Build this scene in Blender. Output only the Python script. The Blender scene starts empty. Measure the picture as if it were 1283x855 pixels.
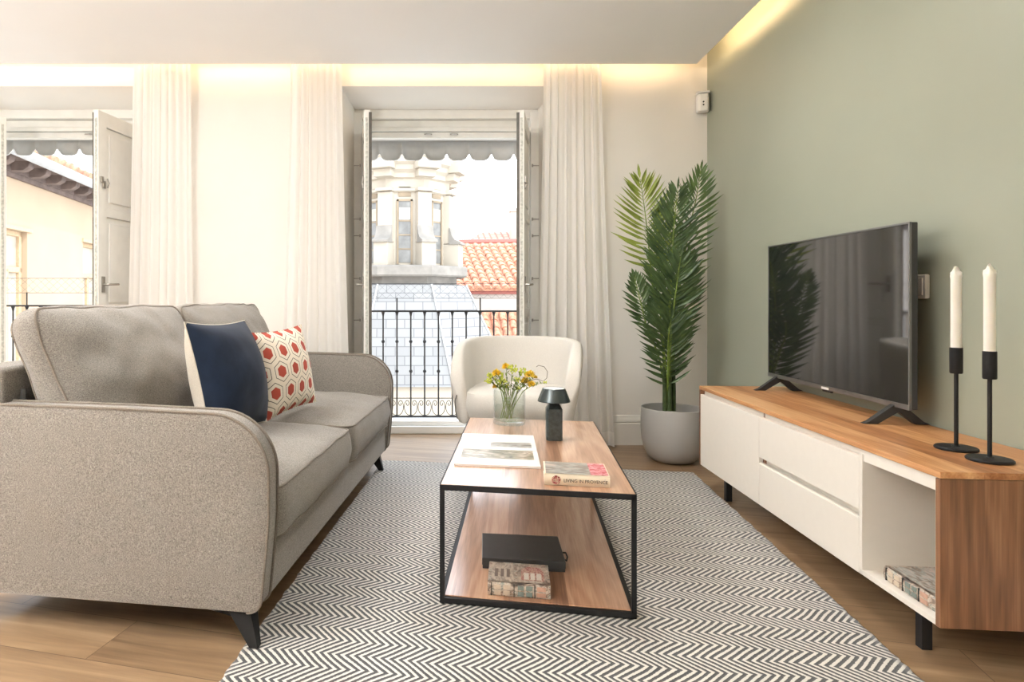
import bpy, math, random
from mathutils import Vector, Matrix, noise
random.seed(7)
K = 0.9            # measured units to metres
F, CX, CY, H = 810.0, 507.0, 376.0, 1.12   # focal length, principal column, horizon row, eye height
PI = math.pi
scene = bpy.context.scene
COL = scene.collection

# ------------------------------------------------------------ mesh builder
class MB:
    def __init__(s): s.v = []; s.f = []; s.m = []
    def add(s, vs, fs, mi=0, M=None):
        o = len(s.v)
        for p in vs:
            p = Vector(p)
            s.v.append(M @ p if M is not None else p)
        for f in fs:
            s.f.append([i + o for i in f]); s.m.append(mi)
        return s
    def box(s, x0, x1, y0, y1, z0, z1, mi=0, M=None):
        vs = [(x, y, z) for z in (z0, z1) for y in (y0, y1) for x in (x0, x1)]
        fs = [(0,2,3,1),(4,5,7,6),(0,1,5,4),(2,6,7,3),(0,4,6,2),(1,3,7,5)]
        return s.add(vs, fs, mi, M)
    def grid(s, fn, nu, nv, cu=False, cv=False, mi=0, M=None):
        vs = []; mu = nu if cu else nu + 1; mv = nv if cv else nv + 1
        for i in range(mu):
            for j in range(mv):
                vs.append(fn(i / nu, j / nv))
        fs = []
        for i in range(nu):
            for j in range(nv):
                a = i * mv + j; b = ((i + 1) % mu) * mv + j
                c = ((i + 1) % mu) * mv + (j + 1) % mv; d = i * mv + (j + 1) % mv
                fs.append((a, b, c, d))
        return s.add(vs, fs, mi, M)
    def prism(s, pts, axis, a, b, mi=0, M=None):
        # extrude a 2-D outline along an axis: x -> pts are (y,z); y -> (x,z); z -> (x,y)
        def P(p, t):
            return {'x': (t, p[0], p[1]), 'y': (p[0], t, p[1]), 'z': (p[0], p[1], t)}[axis]
        n = len(pts)
        vs = [P(p, a) for p in pts] + [P(p, b) for p in pts]
        fs = [tuple(range(n))[::-1], tuple(range(n, 2 * n))]
        for i in range(n):
            j = (i + 1) % n
            fs.append((i, j, n + j, n + i))
        return s.add(vs, fs, mi, M)
    def tube(s, pts, r, n=8, closed=False, mi=0, M=None, cap=True):
        pts = [Vector(p) for p in pts]; L = len(pts)
        rs = r if isinstance(r, (list, tuple)) else [r] * L
        vs = []; up = None
        for i, p in enumerate(pts):
            if closed: t = pts[(i + 1) % L] - pts[i - 1]
            else: t = pts[min(i + 1, L - 1)] - pts[max(i - 1, 0)]
            if t.length < 1e-9: t = Vector((0, 0, 1))
            t.normalize()
            if up is None:
                up = Vector((0, 0, 1)) if abs(t.z) < .9 else Vector((1, 0, 0))
            a = up - t * up.dot(t)
            if a.length < 1e-6: a = t.orthogonal()
            a.normalize(); up = a; b = t.cross(a)
            for k in range(n):
                w = 2 * PI * k / n
                vs.append(p + (a * math.cos(w) + b * math.sin(w)) * rs[i])
        fs = []
        for i in range(L if closed else L - 1):
            for k in range(n):
                a0 = i * n + k; a1 = i * n + (k + 1) % n
                b0 = ((i + 1) % L) * n + k; b1 = ((i + 1) % L) * n + (k + 1) % n
                fs.append((a0, a1, b1, b0))
        if cap and not closed:
            fs.append(tuple(range(n))[::-1]); fs.append(tuple((L - 1) * n + k for k in range(n)))
        return s.add(vs, fs, mi, M)
    def bar(s, p, q, w, mi=0):
        # square bar between two points
        p = Vector(p); q = Vector(q); t = (q - p); L = t.length; t.normalize()
        a = t.orthogonal().normalized() if abs(t.z) < .99 else Vector((1, 0, 0))
        if abs(t.z) < .99:
            a = Vector((0, 0, 1)) - t * t.z; a.normalize()
        b = t.cross(a); h = w / 2
        vs = [c + a * i * h + b * j * h for c in (p, q) for i, j in ((-1,-1),(1,-1),(1,1),(-1,1))]
        return s.add(vs, [(0,1,2,3)[::-1],(4,5,6,7),(0,1,5,4),(1,2,6,5),(2,3,7,6),(3,0,4,7)], mi)
    def lathe(s, prof, n=32, mi=0, M=None, c=(0, 0, 0)):
        vs = []; L = len(prof)
        for r, z in prof:
            for k in range(n):
                w = 2 * PI * k / n
                vs.append((c[0] + r * math.cos(w), c[1] + r * math.sin(w), c[2] + z))
        fs = []
        for i in range(L - 1):
            for k in range(n):
                k2 = (k + 1) % n
                fs.append((i * n + k, i * n + k2, (i + 1) * n + k2, (i + 1) * n + k))
        if prof[0][0] > 1e-6: fs.append(tuple(range(n))[::-1])
        if prof[-1][0] > 1e-6: fs.append(tuple((L - 1) * n + k for k in range(n)))
        return s.add(vs, fs, mi, M)
    def build(s, name, mat, parent=None, bevel=0, ang=35, seg=2, solid=0, weld=True):
        me = bpy.data.meshes.new(name)
        me.from_pydata([tuple(p * K) for p in s.v], [], s.f)
        mats = mat if isinstance(mat, (list, tuple)) else [mat]
        for m in mats: me.materials.append(m)
        for p, mi in zip(me.polygons, s.m): p.material_index = mi
        if weld:
            import bmesh
            bm = bmesh.new(); bm.from_mesh(me)
            bmesh.ops.remove_doubles(bm, verts=bm.verts, dist=1e-6)
            bmesh.ops.recalc_face_normals(bm, faces=bm.faces)
            bm.to_mesh(me); bm.free()
        me.polygons.foreach_set('use_smooth', [True] * len(me.polygons))
        me.set_sharp_from_angle(angle=math.radians(ang))
        me.update()
        o = bpy.data.objects.new(name, me); COL.objects.link(o)
        if parent is not None: o.parent = parent
        if solid:
            md = o.modifiers.new('t', 'SOLIDIFY'); md.thickness = solid * K; md.offset = 0
        if bevel:
            md = o.modifiers.new('b', 'BEVEL'); md.width = bevel * K; md.segments = seg
            md.limit_method = 'ANGLE'; md.angle_limit = math.radians(32); md.harden_normals = True
        return o

def tag(o, label=None, cat=None, group=None, kind=None):
    if label: o['label'] = label
    if cat: o['category'] = cat
    if group: o['group'] = group
    if kind: o['kind'] = kind
    return o
def empty(name, loc=(0, 0, 0), rz=0, label=None, cat=None, group=None, kind=None):
    o = bpy.data.objects.new(name, None); COL.objects.link(o)
    o.empty_display_size = .05
    o.location = Vector(loc) * K; o.rotation_euler = (0, 0, rz)
    return tag(o, label, cat, group, kind)
def copy_tree(o, parent=None):
    c = o.copy(); COL.objects.link(c)
    if parent is not None: c.parent = parent
    for ch in [x for x in o.children]: copy_tree(ch, c)
    return c
def R(a): return math.radians(a)
def at(px, py, Y): return Vector(((px - CX) / F * Y, Y, H - (py - CY) / F * Y))
def onz(px, py, z):
    Y = (H - z) * F / (py - CY); return Vector(((px - CX) / F * Y, Y, z))
def hz(py, Y): return H - (py - CY) / F * Y

# ------------------------------------------------------------ materials
def N(nt, typ, ins=None, **attrs):
    n = nt.nodes.new(typ)
    for k, v in attrs.items(): setattr(n, k, v)
    for k, v in (ins or {}).items():
        sk = n.inputs[k]
        if isinstance(v, bpy.types.NodeSocket): nt.links.new(v, sk)
        else: sk.default_value = v
    return n
def sr(r, g, b):
    f = lambda c: (c / 255 / 12.92) if c <= 10 else ((c / 255 + .055) / 1.055) ** 2.4
    return (f(r), f(g), f(b), 1)
def newmat(name):
    m = bpy.data.materials.new(name); m.use_nodes = True
    nt = m.node_tree; return m, nt, nt.nodes['Principled BSDF']
def plain(name, col, rough=.5, metal=0, var=.04, scale=30, bump=0, spec=.5, bscale=None):
    m, nt, b = newmat(name)
    tc = N(nt, 'ShaderNodeTexCoord')
    nz = N(nt, 'ShaderNodeTexNoise', {'Vector': tc.outputs['Object'], 'Scale': scale, 'Detail': 4})
    mr = N(nt, 'ShaderNodeMapRange', {'Value': nz.outputs['Fac'], 'From Min': .3, 'From Max': .7, 'To Min': 1 - var, 'To Max': 1 + var})
    mx = N(nt, 'ShaderNodeVectorMath', {0: col[:3], 'Scale': mr.outputs[0]}, operation='SCALE')
    nt.links.new(mx.outputs[0], b.inputs['Base Color'])
    b.inputs['Roughness'].default_value = rough; b.inputs['Metallic'].default_value = metal
    b.inputs['Specular IOR Level'].default_value = spec
    if bump:
        n2 = N(nt, 'ShaderNodeTexNoise', {'Vector': tc.outputs['Object'], 'Scale': bscale or scale, 'Detail': 5})
        bp = N(nt, 'ShaderNodeBump', {'Height': n2.outputs['Fac'], 'Strength': bump, 'Distance': .004})
        nt.links.new(bp.outputs[0], b.inputs['Normal'])
    return m
def weave(name, c1, c2, s=330, rough=.95, bump=.5, big=0):
    m, nt, b = newmat(name)
    tc = N(nt, 'ShaderNodeTexCoord')
    fs = []
    for sc in ((s * 3, s * 3, s * .55), (s * .55, s * .55, s * 3), (s * 1.2, s * 1.2, s * 1.2)):
        mp = N(nt, 'ShaderNodeMapping', {'Vector': tc.outputs['Object'], 'Scale': sc})
        fs.append(N(nt, 'ShaderNodeTexNoise', {'Vector': mp.outputs[0], 'Scale': 1, 'Detail': 2}).outputs['Fac'])
    a = N(nt, 'ShaderNodeMath', {0: fs[0], 1: fs[1]}, operation='ADD')
    a = N(nt, 'ShaderNodeMath', {0: a.outputs[0], 1: fs[2]}, operation='ADD')
    lo = N(nt, 'ShaderNodeTexNoise', {'Vector': tc.outputs['Object'], 'Scale': 5, 'Detail': 3})
    a2 = N(nt, 'ShaderNodeMath', {0: lo.outputs['Fac'], 1: big or .10, 2: a.outputs[0]}, operation='MULTIPLY_ADD')
    mr = N(nt, 'ShaderNodeMapRange', {'Value': a2.outputs[0], 'From Min': 1.1, 'From Max': 2.1})
    mx = N(nt, 'ShaderNodeMix', {'Factor': mr.outputs[0], 'A': c1, 'B': c2}, data_type='RGBA') if False else None
    mx = nt.nodes.new('ShaderNodeMix'); mx.data_type = 'RGBA'
    nt.links.new(mr.outputs[0], mx.inputs[0]); mx.inputs[6].default_value = c1; mx.inputs[7].default_value = c2
    nt.links.new(mx.outputs[2], b.inputs['Base Color'])
    bp = N(nt, 'ShaderNodeBump', {'Height': a.outputs[0], 'Strength': bump, 'Distance': .0015})
    nt.links.new(bp.outputs[0], b.inputs['Normal'])
    b.inputs['Roughness'].default_value = rough; b.inputs['Specular IOR Level'].default_value = .2
    b.inputs['Sheen Weight'].default_value = .25; b.inputs['Sheen Roughness'].default_value = .5
    return m
def ramp(nt, fac, stops):
    r = N(nt, 'ShaderNodeValToRGB', {'Fac': fac}); cr = r.color_ramp
    while len(cr.elements) < len(stops): cr.elements.new(.5)
    for e, (p, c) in zip(cr.elements, stops): e.position = p; e.color = c
    return r.outputs['Color']
def wood(name, dark, mid, light, axis='y', rough=.35, s=1.0, board=0, baxis='x', coat=0):
    """grain runs along 'axis'; 'board' is the width of each veneer strip"""
    m, nt, b = newmat(name)
    tc = N(nt, 'ShaderNodeTexCoord')
    vec = tc.outputs['Object']
    if board:
        sp = N(nt, 'ShaderNodeSeparateXYZ', {0: vec})
        d = N(nt, 'ShaderNodeMath', {0: sp.outputs[baxis.upper()], 1: board * K}, operation='DIVIDE')
        fl = N(nt, 'ShaderNodeMath', {0: d.outputs[0]}, operation='FLOOR')
        wn = N(nt, 'ShaderNodeTexWhiteNoise', {'W': fl.outputs[0]}, noise_dimensions='1D')
        off = N(nt, 'ShaderNodeVectorMath', {0: wn.outputs['Color'], 'Scale': 7.0}, operation='SCALE')
        vec = N(nt, 'ShaderNodeVectorMath', {0: vec, 1: off.outputs[0]}, operation='ADD').outputs[0]
    lo = {'x': (.5, 5, 5), 'y': (5, .5, 5), 'z': (5, 5, .5)}[axis]
    mp = N(nt, 'ShaderNodeMapping', {'Vector': vec, 'Scale': [c * s for c in lo]})
    n1 = N(nt, 'ShaderNodeTexNoise', {'Vector': mp.outputs[0], 'Scale': 1.1, 'Detail': 3, 'Distortion': .6})
    rings = N(nt, 'ShaderNodeMath', {0: n1.outputs['Fac'], 1: 52.0}, operation='MULTIPLY')
    sn = N(nt, 'ShaderNodeMath', {0: rings.outputs[0]}, operation='SINE')
    hi = {'x': (6, 160, 160), 'y': (160, 6, 160), 'z': (160, 160, 6)}[axis]
    mp2 = N(nt, 'ShaderNodeMapping', {'Vector': vec, 'Scale': hi})
    n2 = N(nt, 'ShaderNodeTexNoise', {'Vector': mp2.outputs[0], 'Scale': 1, 'Detail': 3})
    n2s = N(nt, 'ShaderNodeMath', {0: n2.outputs['Fac'], 1: .5}, operation='MULTIPLY')
    a = N(nt, 'ShaderNodeMath', {0: sn.outputs[0], 1: .085, 2: n2s.outputs[0]}, operation='MULTIPLY_ADD')
    a = N(nt, 'ShaderNodeMath', {0: n1.outputs['Fac'], 1: .9, 2: a.outputs[0]}, operation='MULTIPLY_ADD')
    last = a
    if board:
        last = N(nt, 'ShaderNodeMath', {0: wn.outputs['Value'], 1: .22, 2: a.outputs[0]}, operation='MULTIPLY_ADD')
    mr = N(nt, 'ShaderNodeMapRange', {'Value': last.outputs[0], 'From Min': .45, 'From Max': 1.15})
    c = ramp(nt, mr.outputs[0], [(0, dark), (.5, mid), (1, light)])
    nt.links.new(c, b.inputs['Base Color'])
    b.inputs['Roughness'].default_value = rough
    b.inputs['Coat Weight'].default_value = coat; b.inputs['Coat Roughness'].default_value = .2
    bp = N(nt, 'ShaderNodeBump', {'Height': n2.outputs['Fac'], 'Strength': .08, 'Distance': .001})
    nt.links.new(bp.outputs[0], b.inputs['Normal'])
    return m

M = {}
M['wall'] = plain('white_wall_paint', (.82, .79, .745), .85, var=.015, scale=3, bump=.05, bscale=150)
M['reveal'] = plain('white_trim_paint', (.86, .86, .84), .5, var=.01, scale=8)
M['ceiling'] = plain('white_ceiling_paint', (.87, .87, .87), .9, var=.008, scale=3)
M['green'] = plain('sage_wall_paint', (.32, .342, .27), .42, var=.03, scale=2, bump=.04, bscale=120)
M['skirt'] = plain('white_skirting_paint', (.76, .74, .69), .45, var=.01)
M['doorpaint'] = plain('aged_white_door_paint', (.84, .83, .79), .4, var=.03, scale=12)
M['darkstrip'] = plain('dark_edge_seal', (.10, .09, .075), .5, var=.2, scale=40)
M['chip'] = plain('worn_hinge_edge', (.55, .55, .50), .6, var=.3, scale=60)
M['steel'] = plain('dull_steel', (.42, .40, .37), .35, 1.0, var=.1)
M['blackmetal'] = plain('black_powder_coat', (.010, .010, .011), .5, 0, var=.1, scale=80, spec=.3)
M['iron'] = plain('dark_wrought_iron', (.035, .033, .032), .55, .3, var=.25, scale=60, bump=.2)
M['sofa'] = weave('greige_sofa_weave', sr(76, 71, 65), sr(172, 165, 156), 300)
M['sofapipe'] = weave('greige_sofa_piping', sr(84, 75, 66), sr(146, 136, 124), 420)
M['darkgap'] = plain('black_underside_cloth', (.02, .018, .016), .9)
M['chair'] = plain('cream_boucle_upholstery', (.60, .575, .53), .9, var=.05, scale=200, bump=.25)
M['navy'] = plain('navy_velvet', sr(25, 36, 54), .85, var=.2, scale=18, bump=.1, bscale=60, spec=.2)
M['navy'].node_tree.nodes['Principled BSDF'].inputs['Sheen Weight'].default_value = .08
M['ivory'] = weave('ivory_linen', sr(205, 195, 178), sr(236, 228, 214), 300, bump=.3)
M['blackwood'] = plain('black_stained_wood', (.010, .010, .010), .6, spec=.25, var=.2)
M['table_wood'] = wood('walnut_table_veneer', sr(128, 92, 70), sr(186, 142, 112), sr(216, 178, 148), 'y', .3, 1.0, .23, 'x', .9)
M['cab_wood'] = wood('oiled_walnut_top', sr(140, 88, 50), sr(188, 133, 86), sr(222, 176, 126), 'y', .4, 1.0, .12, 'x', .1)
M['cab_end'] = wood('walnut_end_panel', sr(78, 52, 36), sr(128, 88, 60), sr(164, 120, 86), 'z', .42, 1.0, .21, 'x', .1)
M['cream'] = plain('cream_lacquer', (.80, .76, .69), .42, var=.01)
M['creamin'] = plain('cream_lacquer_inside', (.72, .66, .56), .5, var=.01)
M['pot'] = plain('matt_grey_pot', (.42, .41, .39), .6, var=.03, scale=8, bump=.05)
M['soil'] = plain('dark_soil', (.06, .05, .04), .95, var=.4, scale=60, bump=.8)
M['screen'] = plain('black_tv_glass', (.012, .012, .013), .05, var=0, spec=1.0)
M['screen'].node_tree.nodes['Principled BSDF'].inputs['IOR'].default_value = 1.75
M['tvplastic'] = plain('dark_tv_plastic', (.03, .031, .033), .4, var=.05)
M['tvedge'] = plain('brushed_grey_bezel', (.22, .22, .22), .35, .8, var=.05)
M['candle'] = plain('ivory_wax', (.86, .83, .76), .45, var=.02, scale=20)
M['candle'].node_tree.nodes['Principled BSDF'].inputs['Subsurface Weight'].default_value = .15
M['candle'].node_tree.nodes['Principled BSDF'].inputs['Subsurface Radius'].default_value = (.01, .008, .005)
M['whiteplastic'] = plain('white_plastic', (.78, .77, .75), .35, var=.01)
M['black'] = plain('black_print', (.015, .015, .015), .6, var=0)
M['lamp'] = plain('dark_teal_gloss_enamel', (.045, .058, .058), .16, .35, var=.05)
M['lampbody'] = plain('dark_teal_brushed_enamel', (.05, .062, .062), .28, .4, var=.35, scale=70)
M['lampdisc'] = plain('pale_grey_diffuser', (.72, .73, .73), .35)
M['paper'] = plain('white_glossy_paper', (.80, .80, .79), .25, var=.01)
M['paperedge'] = plain('cream_page_block', (.66, .62, .55), .8, var=.15, scale=300)
M['blackbox'] = plain('dark_grey_card_box', (.035, .037, .037), .38, var=.1)
M['stemgreen'] = plain('green_stem', sr(110, 132, 52), .55, var=.3, scale=60)
M['trunk'] = plain('palm_stem_green', sr(58, 74, 36), .45, var=.3, scale=40)
M['yellow'] = plain('yellow_petals', sr(246, 216, 74), .7, var=.15, scale=120)
M['lime'] = plain('lime_buds', sr(190, 198, 78), .7, var=.3, scale=120)
M['slab'] = plain('balcony_stone', (.74, .72, .68), .8, var=.05)
M['street'] = plain('pale_street', (.58, .56, .52), .9, var=.1, scale=2)
M['tower'] = plain('sunlit_cream_stucco', (.38, .34, .275), .9, var=.07, scale=1.5, bump=.3, bscale=20)
M['towertrim'] = plain('weathered_stone_trim', (.24, .19, .13), .9, var=.15, scale=3, bump=.3, bscale=20)
M['stone'] = plain('grey_stone_ledge', (.22, .205, .18), .9, var=.2, scale=3)
M['facade'] = plain('peach_cream_render', (.42, .32, .22), .9, var=.05, scale=1.2, bump=.15, bscale=30)
M['facadetrim'] = plain('tan_window_surround', (.48, .35, .22), .85, var=.1)
M['brownwood'] = plain('weathered_brown_eave', (.13, .095, .08), .8, var=.3, scale=8, bump=.4, bscale=30)
M['gutter'] = plain('grey_zinc_gutter', (.38, .38, .37), .5, .2, var=.12, scale=6)
M['tile'] = plain('terracotta_tile', (.52, .25, .155), .85, var=.4, scale=7, bump=.4, bscale=30)
M['pinkwall'] = plain('faded_red_cornice', (.34, .12, .095), .85, var=.15)
M['whitewall'] = plain('whitewashed_wall', (.46, .42, .37), .9, var=.05)
M['winglass'] = plain('old_window_panes', (.16, .16, .15), .15, var=.3, scale=4)
M['winlight'] = plain('pale_window_blind', (.40, .37, .30), .5, var=.2, scale=3)
M['awning'] = plain('grey_awning_canvas', (.50, .49, .47), .9, var=.03)
M['trimwhite'] = plain('white_awning_trim', (.8, .8, .8), .8)

def floor_mat():
    m, nt, b = newmat('wood_look_plank_floor')
    tc = N(nt, 'ShaderNodeTexCoord')
    mp = N(nt, 'ShaderNodeMapping', {'Vector': tc.outputs['Object'], 'Rotation': (0, 0, R(14.5)), 'Location': (.12, .045, 0)})
    br = N(nt, 'ShaderNodeTexBrick', {'Vector': mp.outputs[0], 'Color1': (.35, .35, .35, 1), 'Color2': (.65, .65, .65, 1), 'Mortar': (0, 0, 0, 1),
        'Scale': 1.0, 'Mortar Size': .0016, 'Mortar Smooth': .2, 'Bias': 0, 'Brick Width': 1.2, 'Row Height': .225})
    br.offset = .37
    mp2 = N(nt, 'ShaderNodeMapping', {'Vector': mp.outputs[0], 'Scale': (1.2, 16, 1)})
    off = N(nt, 'ShaderNodeVectorMath', {0: br.outputs['Color'], 'Scale': 30.0}, operation='SCALE')
    av = N(nt, 'ShaderNodeVectorMath', {0: mp2.outputs[0], 1: off.outputs[0]}, operation='ADD')
    n1 = N(nt, 'ShaderNodeTexNoise', {'Vector': av.outputs[0], 'Scale': 1.3, 'Detail': 6, 'Roughness': .6, 'Distortion': .4})
    n0 = N(nt, 'ShaderNodeTexNoise', {'Vector': mp.outputs[0], 'Scale': 2.2, 'Detail': 2})
    sp = N(nt, 'ShaderNodeSeparateColor', {0: br.outputs['Color']})
    a = N(nt, 'ShaderNodeMath', {0: sp.outputs[0], 1: .35, 2: n1.outputs['Fac']}, operation='MULTIPLY_ADD')
    a = N(nt, 'ShaderNodeMath', {0: n0.outputs['Fac'], 1: .3, 2: a.outputs[0]}, operation='MULTIPLY_ADD')
    mr = N(nt, 'ShaderNodeMapRange', {'Value': a.outputs[0], 'From Min': .55, 'From Max': 1.15})
    c = ramp(nt, mr.outputs[0], [(0, sr(108, 86, 64)), (.5, sr(144, 118, 90)), (1, sr(172, 146, 116))])
    mx = nt.nodes.new('ShaderNodeMix'); mx.data_type = 'RGBA'
    nt.links.new(br.outputs['Fac'], mx.inputs[0]); nt.links.new(c, mx.inputs[6]); mx.inputs[7].default_value = sr(96, 74, 54)
    nt.links.new(mx.outputs[2], b.inputs['Base Color'])
    b.inputs['Roughness'].default_value = .31
    bp = N(nt, 'ShaderNodeBump', {'Height': br.outputs['Fac'], 'Strength': .3, 'Distance': .001}, invert=True)
    nt.links.new(bp.outputs[0], b.inputs['Normal'])
    return m
M['floor'] = floor_mat()

def rug_mat():
    m, nt, b = newmat('black_white_herringbone_weave')
    tc = N(nt, 'ShaderNodeTexCoord')
    wob = N(nt, 'ShaderNodeTexNoise', {'Vector': tc.outputs['Object'], 'Scale': 3.5, 'Detail': 2})
    wv = N(nt, 'ShaderNodeVectorMath', {0: wob.outputs['Color'], 'Scale': .035}, operation='SCALE')
    vec = N(nt, 'ShaderNodeVectorMath', {0: tc.outputs['Object'], 1: wv.outputs[0]}, operation='ADD')
    sp = N(nt, 'ShaderNodeSeparateXYZ', {0: vec.outputs[0]})
    row, st = .070, .0245
    v = N(nt, 'ShaderNodeMath', {0: sp.outputs['Y'], 1: 1 / row}, operation='MULTIPLY')
    v = N(nt, 'ShaderNodeMath', {0: v.outputs[0], 1: 1.0}, operation='PINGPONG')   # period of two rows
    d = N(nt, 'ShaderNodeMath', {0: v.outputs[0], 1: row}, operation='MULTIPLY')
    u = N(nt, 'ShaderNodeMath', {0: sp.outputs['X'], 1: d.outputs[0]}, operation='ADD')
    u = N(nt, 'ShaderNodeMath', {0: u.outputs[0], 1: 2 / st}, operation='MULTIPLY')
    s = N(nt, 'ShaderNodeMath', {0: u.outputs[0], 1: 1.0}, operation='PINGPONG')
    fz = N(nt, 'ShaderNodeTexNoise', {'Vector': tc.outputs['Object'], 'Scale': 180, 'Detail': 2})
    a = N(nt, 'ShaderNodeMath', {0: fz.outputs['Fac'], 1: .5, 2: s.outputs[0]}, operation='MULTIPLY_ADD')
    mr = N(nt, 'ShaderNodeMapRange', {'Value': a.outputs[0], 'From Min': .72, 'From Max': .85})
    mx = nt.nodes.new('ShaderNodeMix'); mx.data_type = 'RGBA'
    nt.links.new(mr.outputs[0], mx.inputs[0]); mx.inputs[6].default_value = sr(36, 39, 43); mx.inputs[7].default_value = sr(214, 211, 203)
    nt.links.new(mx.outputs[2], b.inputs['Base Color'])
    b.inputs['Roughness'].default_value = .7; b.inputs['Specular IOR Level'].default_value = .4
    b.inputs['Sheen Weight'].default_value = .4
    bp = N(nt, 'ShaderNodeBump', {'Height': a.outputs[0], 'Strength': .35, 'Distance': .003})
    nt.links.new(bp.outputs[0], b.inputs['Normal'])
    return m
M['rug'] = rug_mat()

def curtain_mat():
    m = bpy.data.materials.new('sheer_white_voile'); m.use_nodes = True
    nt = m.node_tree; nt.nodes.clear()
    tc = N(nt, 'ShaderNodeTexCoord')
    sp = N(nt, 'ShaderNodeSeparateXYZ', {0: tc.outputs['Object']})
    hem = N(nt, 'ShaderNodeMath', {0: sp.outputs['Z'], 1: .11}, operation='LESS_THAN')
    op = N(nt, 'ShaderNodeMath', {0: hem.outputs[0], 1: -.12, 2: .17}, operation='MULTIPLY_ADD')
    d = N(nt, 'ShaderNodeBsdfDiffuse', {'Color': (.95, .94, .92, 1)})
    t = N(nt, 'ShaderNodeBsdfTranslucent', {'Color': (.95, .93, .90, 1)})
    mx = N(nt, 'ShaderNodeMixShader', {0: .45, 1: d.outputs[0], 2: t.outputs[0]})
    tr = N(nt, 'ShaderNodeBsdfTransparent', {'Color': (1, 1, 1, 1)})
    mx2 = N(nt, 'ShaderNodeMixShader', {0: op.outputs[0], 1: mx.outputs[0], 2: tr.outputs[0]})
    out = N(nt, 'ShaderNodeOutputMaterial'); nt.links.new(mx2.outputs[0], out.inputs[0])
    return m
M['curtain'] = curtain_mat()

def glass_mat(name, tint=(.96, .98, .97, 1)):
    m = bpy.data.materials.new(name); m.use_nodes = True
    nt = m.node_tree; nt.nodes.clear()
    lw = N(nt, 'ShaderNodeLayerWeight', {'Blend': .5})
    pw = N(nt, 'ShaderNodeMath', {0: lw.outputs['Facing'], 1: 4.0}, operation='POWER')
    fr = N(nt, 'ShaderNodeMath', {0: pw.outputs[0], 1: .8, 2: .06}, operation='MULTIPLY_ADD')
    tr = N(nt, 'ShaderNodeBsdfTransparent', {'Color': tint})
    gl = N(nt, 'ShaderNodeBsdfGlossy', {'Roughness': .03})
    mx = N(nt, 'ShaderNodeMixShader', {0: fr.outputs[0], 1: tr.outputs[0], 2: gl.outputs[0]})
    out = N(nt, 'ShaderNodeOutputMaterial'); nt.links.new(mx.outputs[0], out.inputs[0])
    return m
M['glass'] = glass_mat('clear_glass')
M['water'] = glass_mat('clear_water', (.93, .96, .94, 1))

def leaf_mat(name, c1, c2):
    m, nt, b = newmat(name)
    tc = N(nt, 'ShaderNodeTexCoord')
    nz = N(nt, 'ShaderNodeTexNoise', {'Vector': tc.outputs['Object'], 'Scale': 14, 'Detail': 3})
    c = ramp(nt, nz.outputs['Fac'], [(.35, c1), (.65, c2)])
    nt.links.new(c, b.inputs['Base Color']); b.inputs['Roughness'].default_value = .42
    t = N(nt, 'ShaderNodeBsdfTranslucent', {'Color': c2})
    mx = N(nt, 'ShaderNodeMixShader', {0: .25, 1: b.outputs[0], 2: t.outputs[0]})
    nt.links.new(mx.outputs[0], nt.nodes['Material Output'].inputs[0])
    return m
M['leafdark'] = leaf_mat('dark_palm_leaf', sr(54, 76, 48), sr(90, 114, 68))
M['leafmid'] = leaf_mat('mid_palm_leaf', sr(68, 92, 50), sr(104, 130, 74))
M['leaflight'] = leaf_mat('yellow_green_palm_leaf', sr(112, 132, 52), sr(158, 170, 84))

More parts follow.
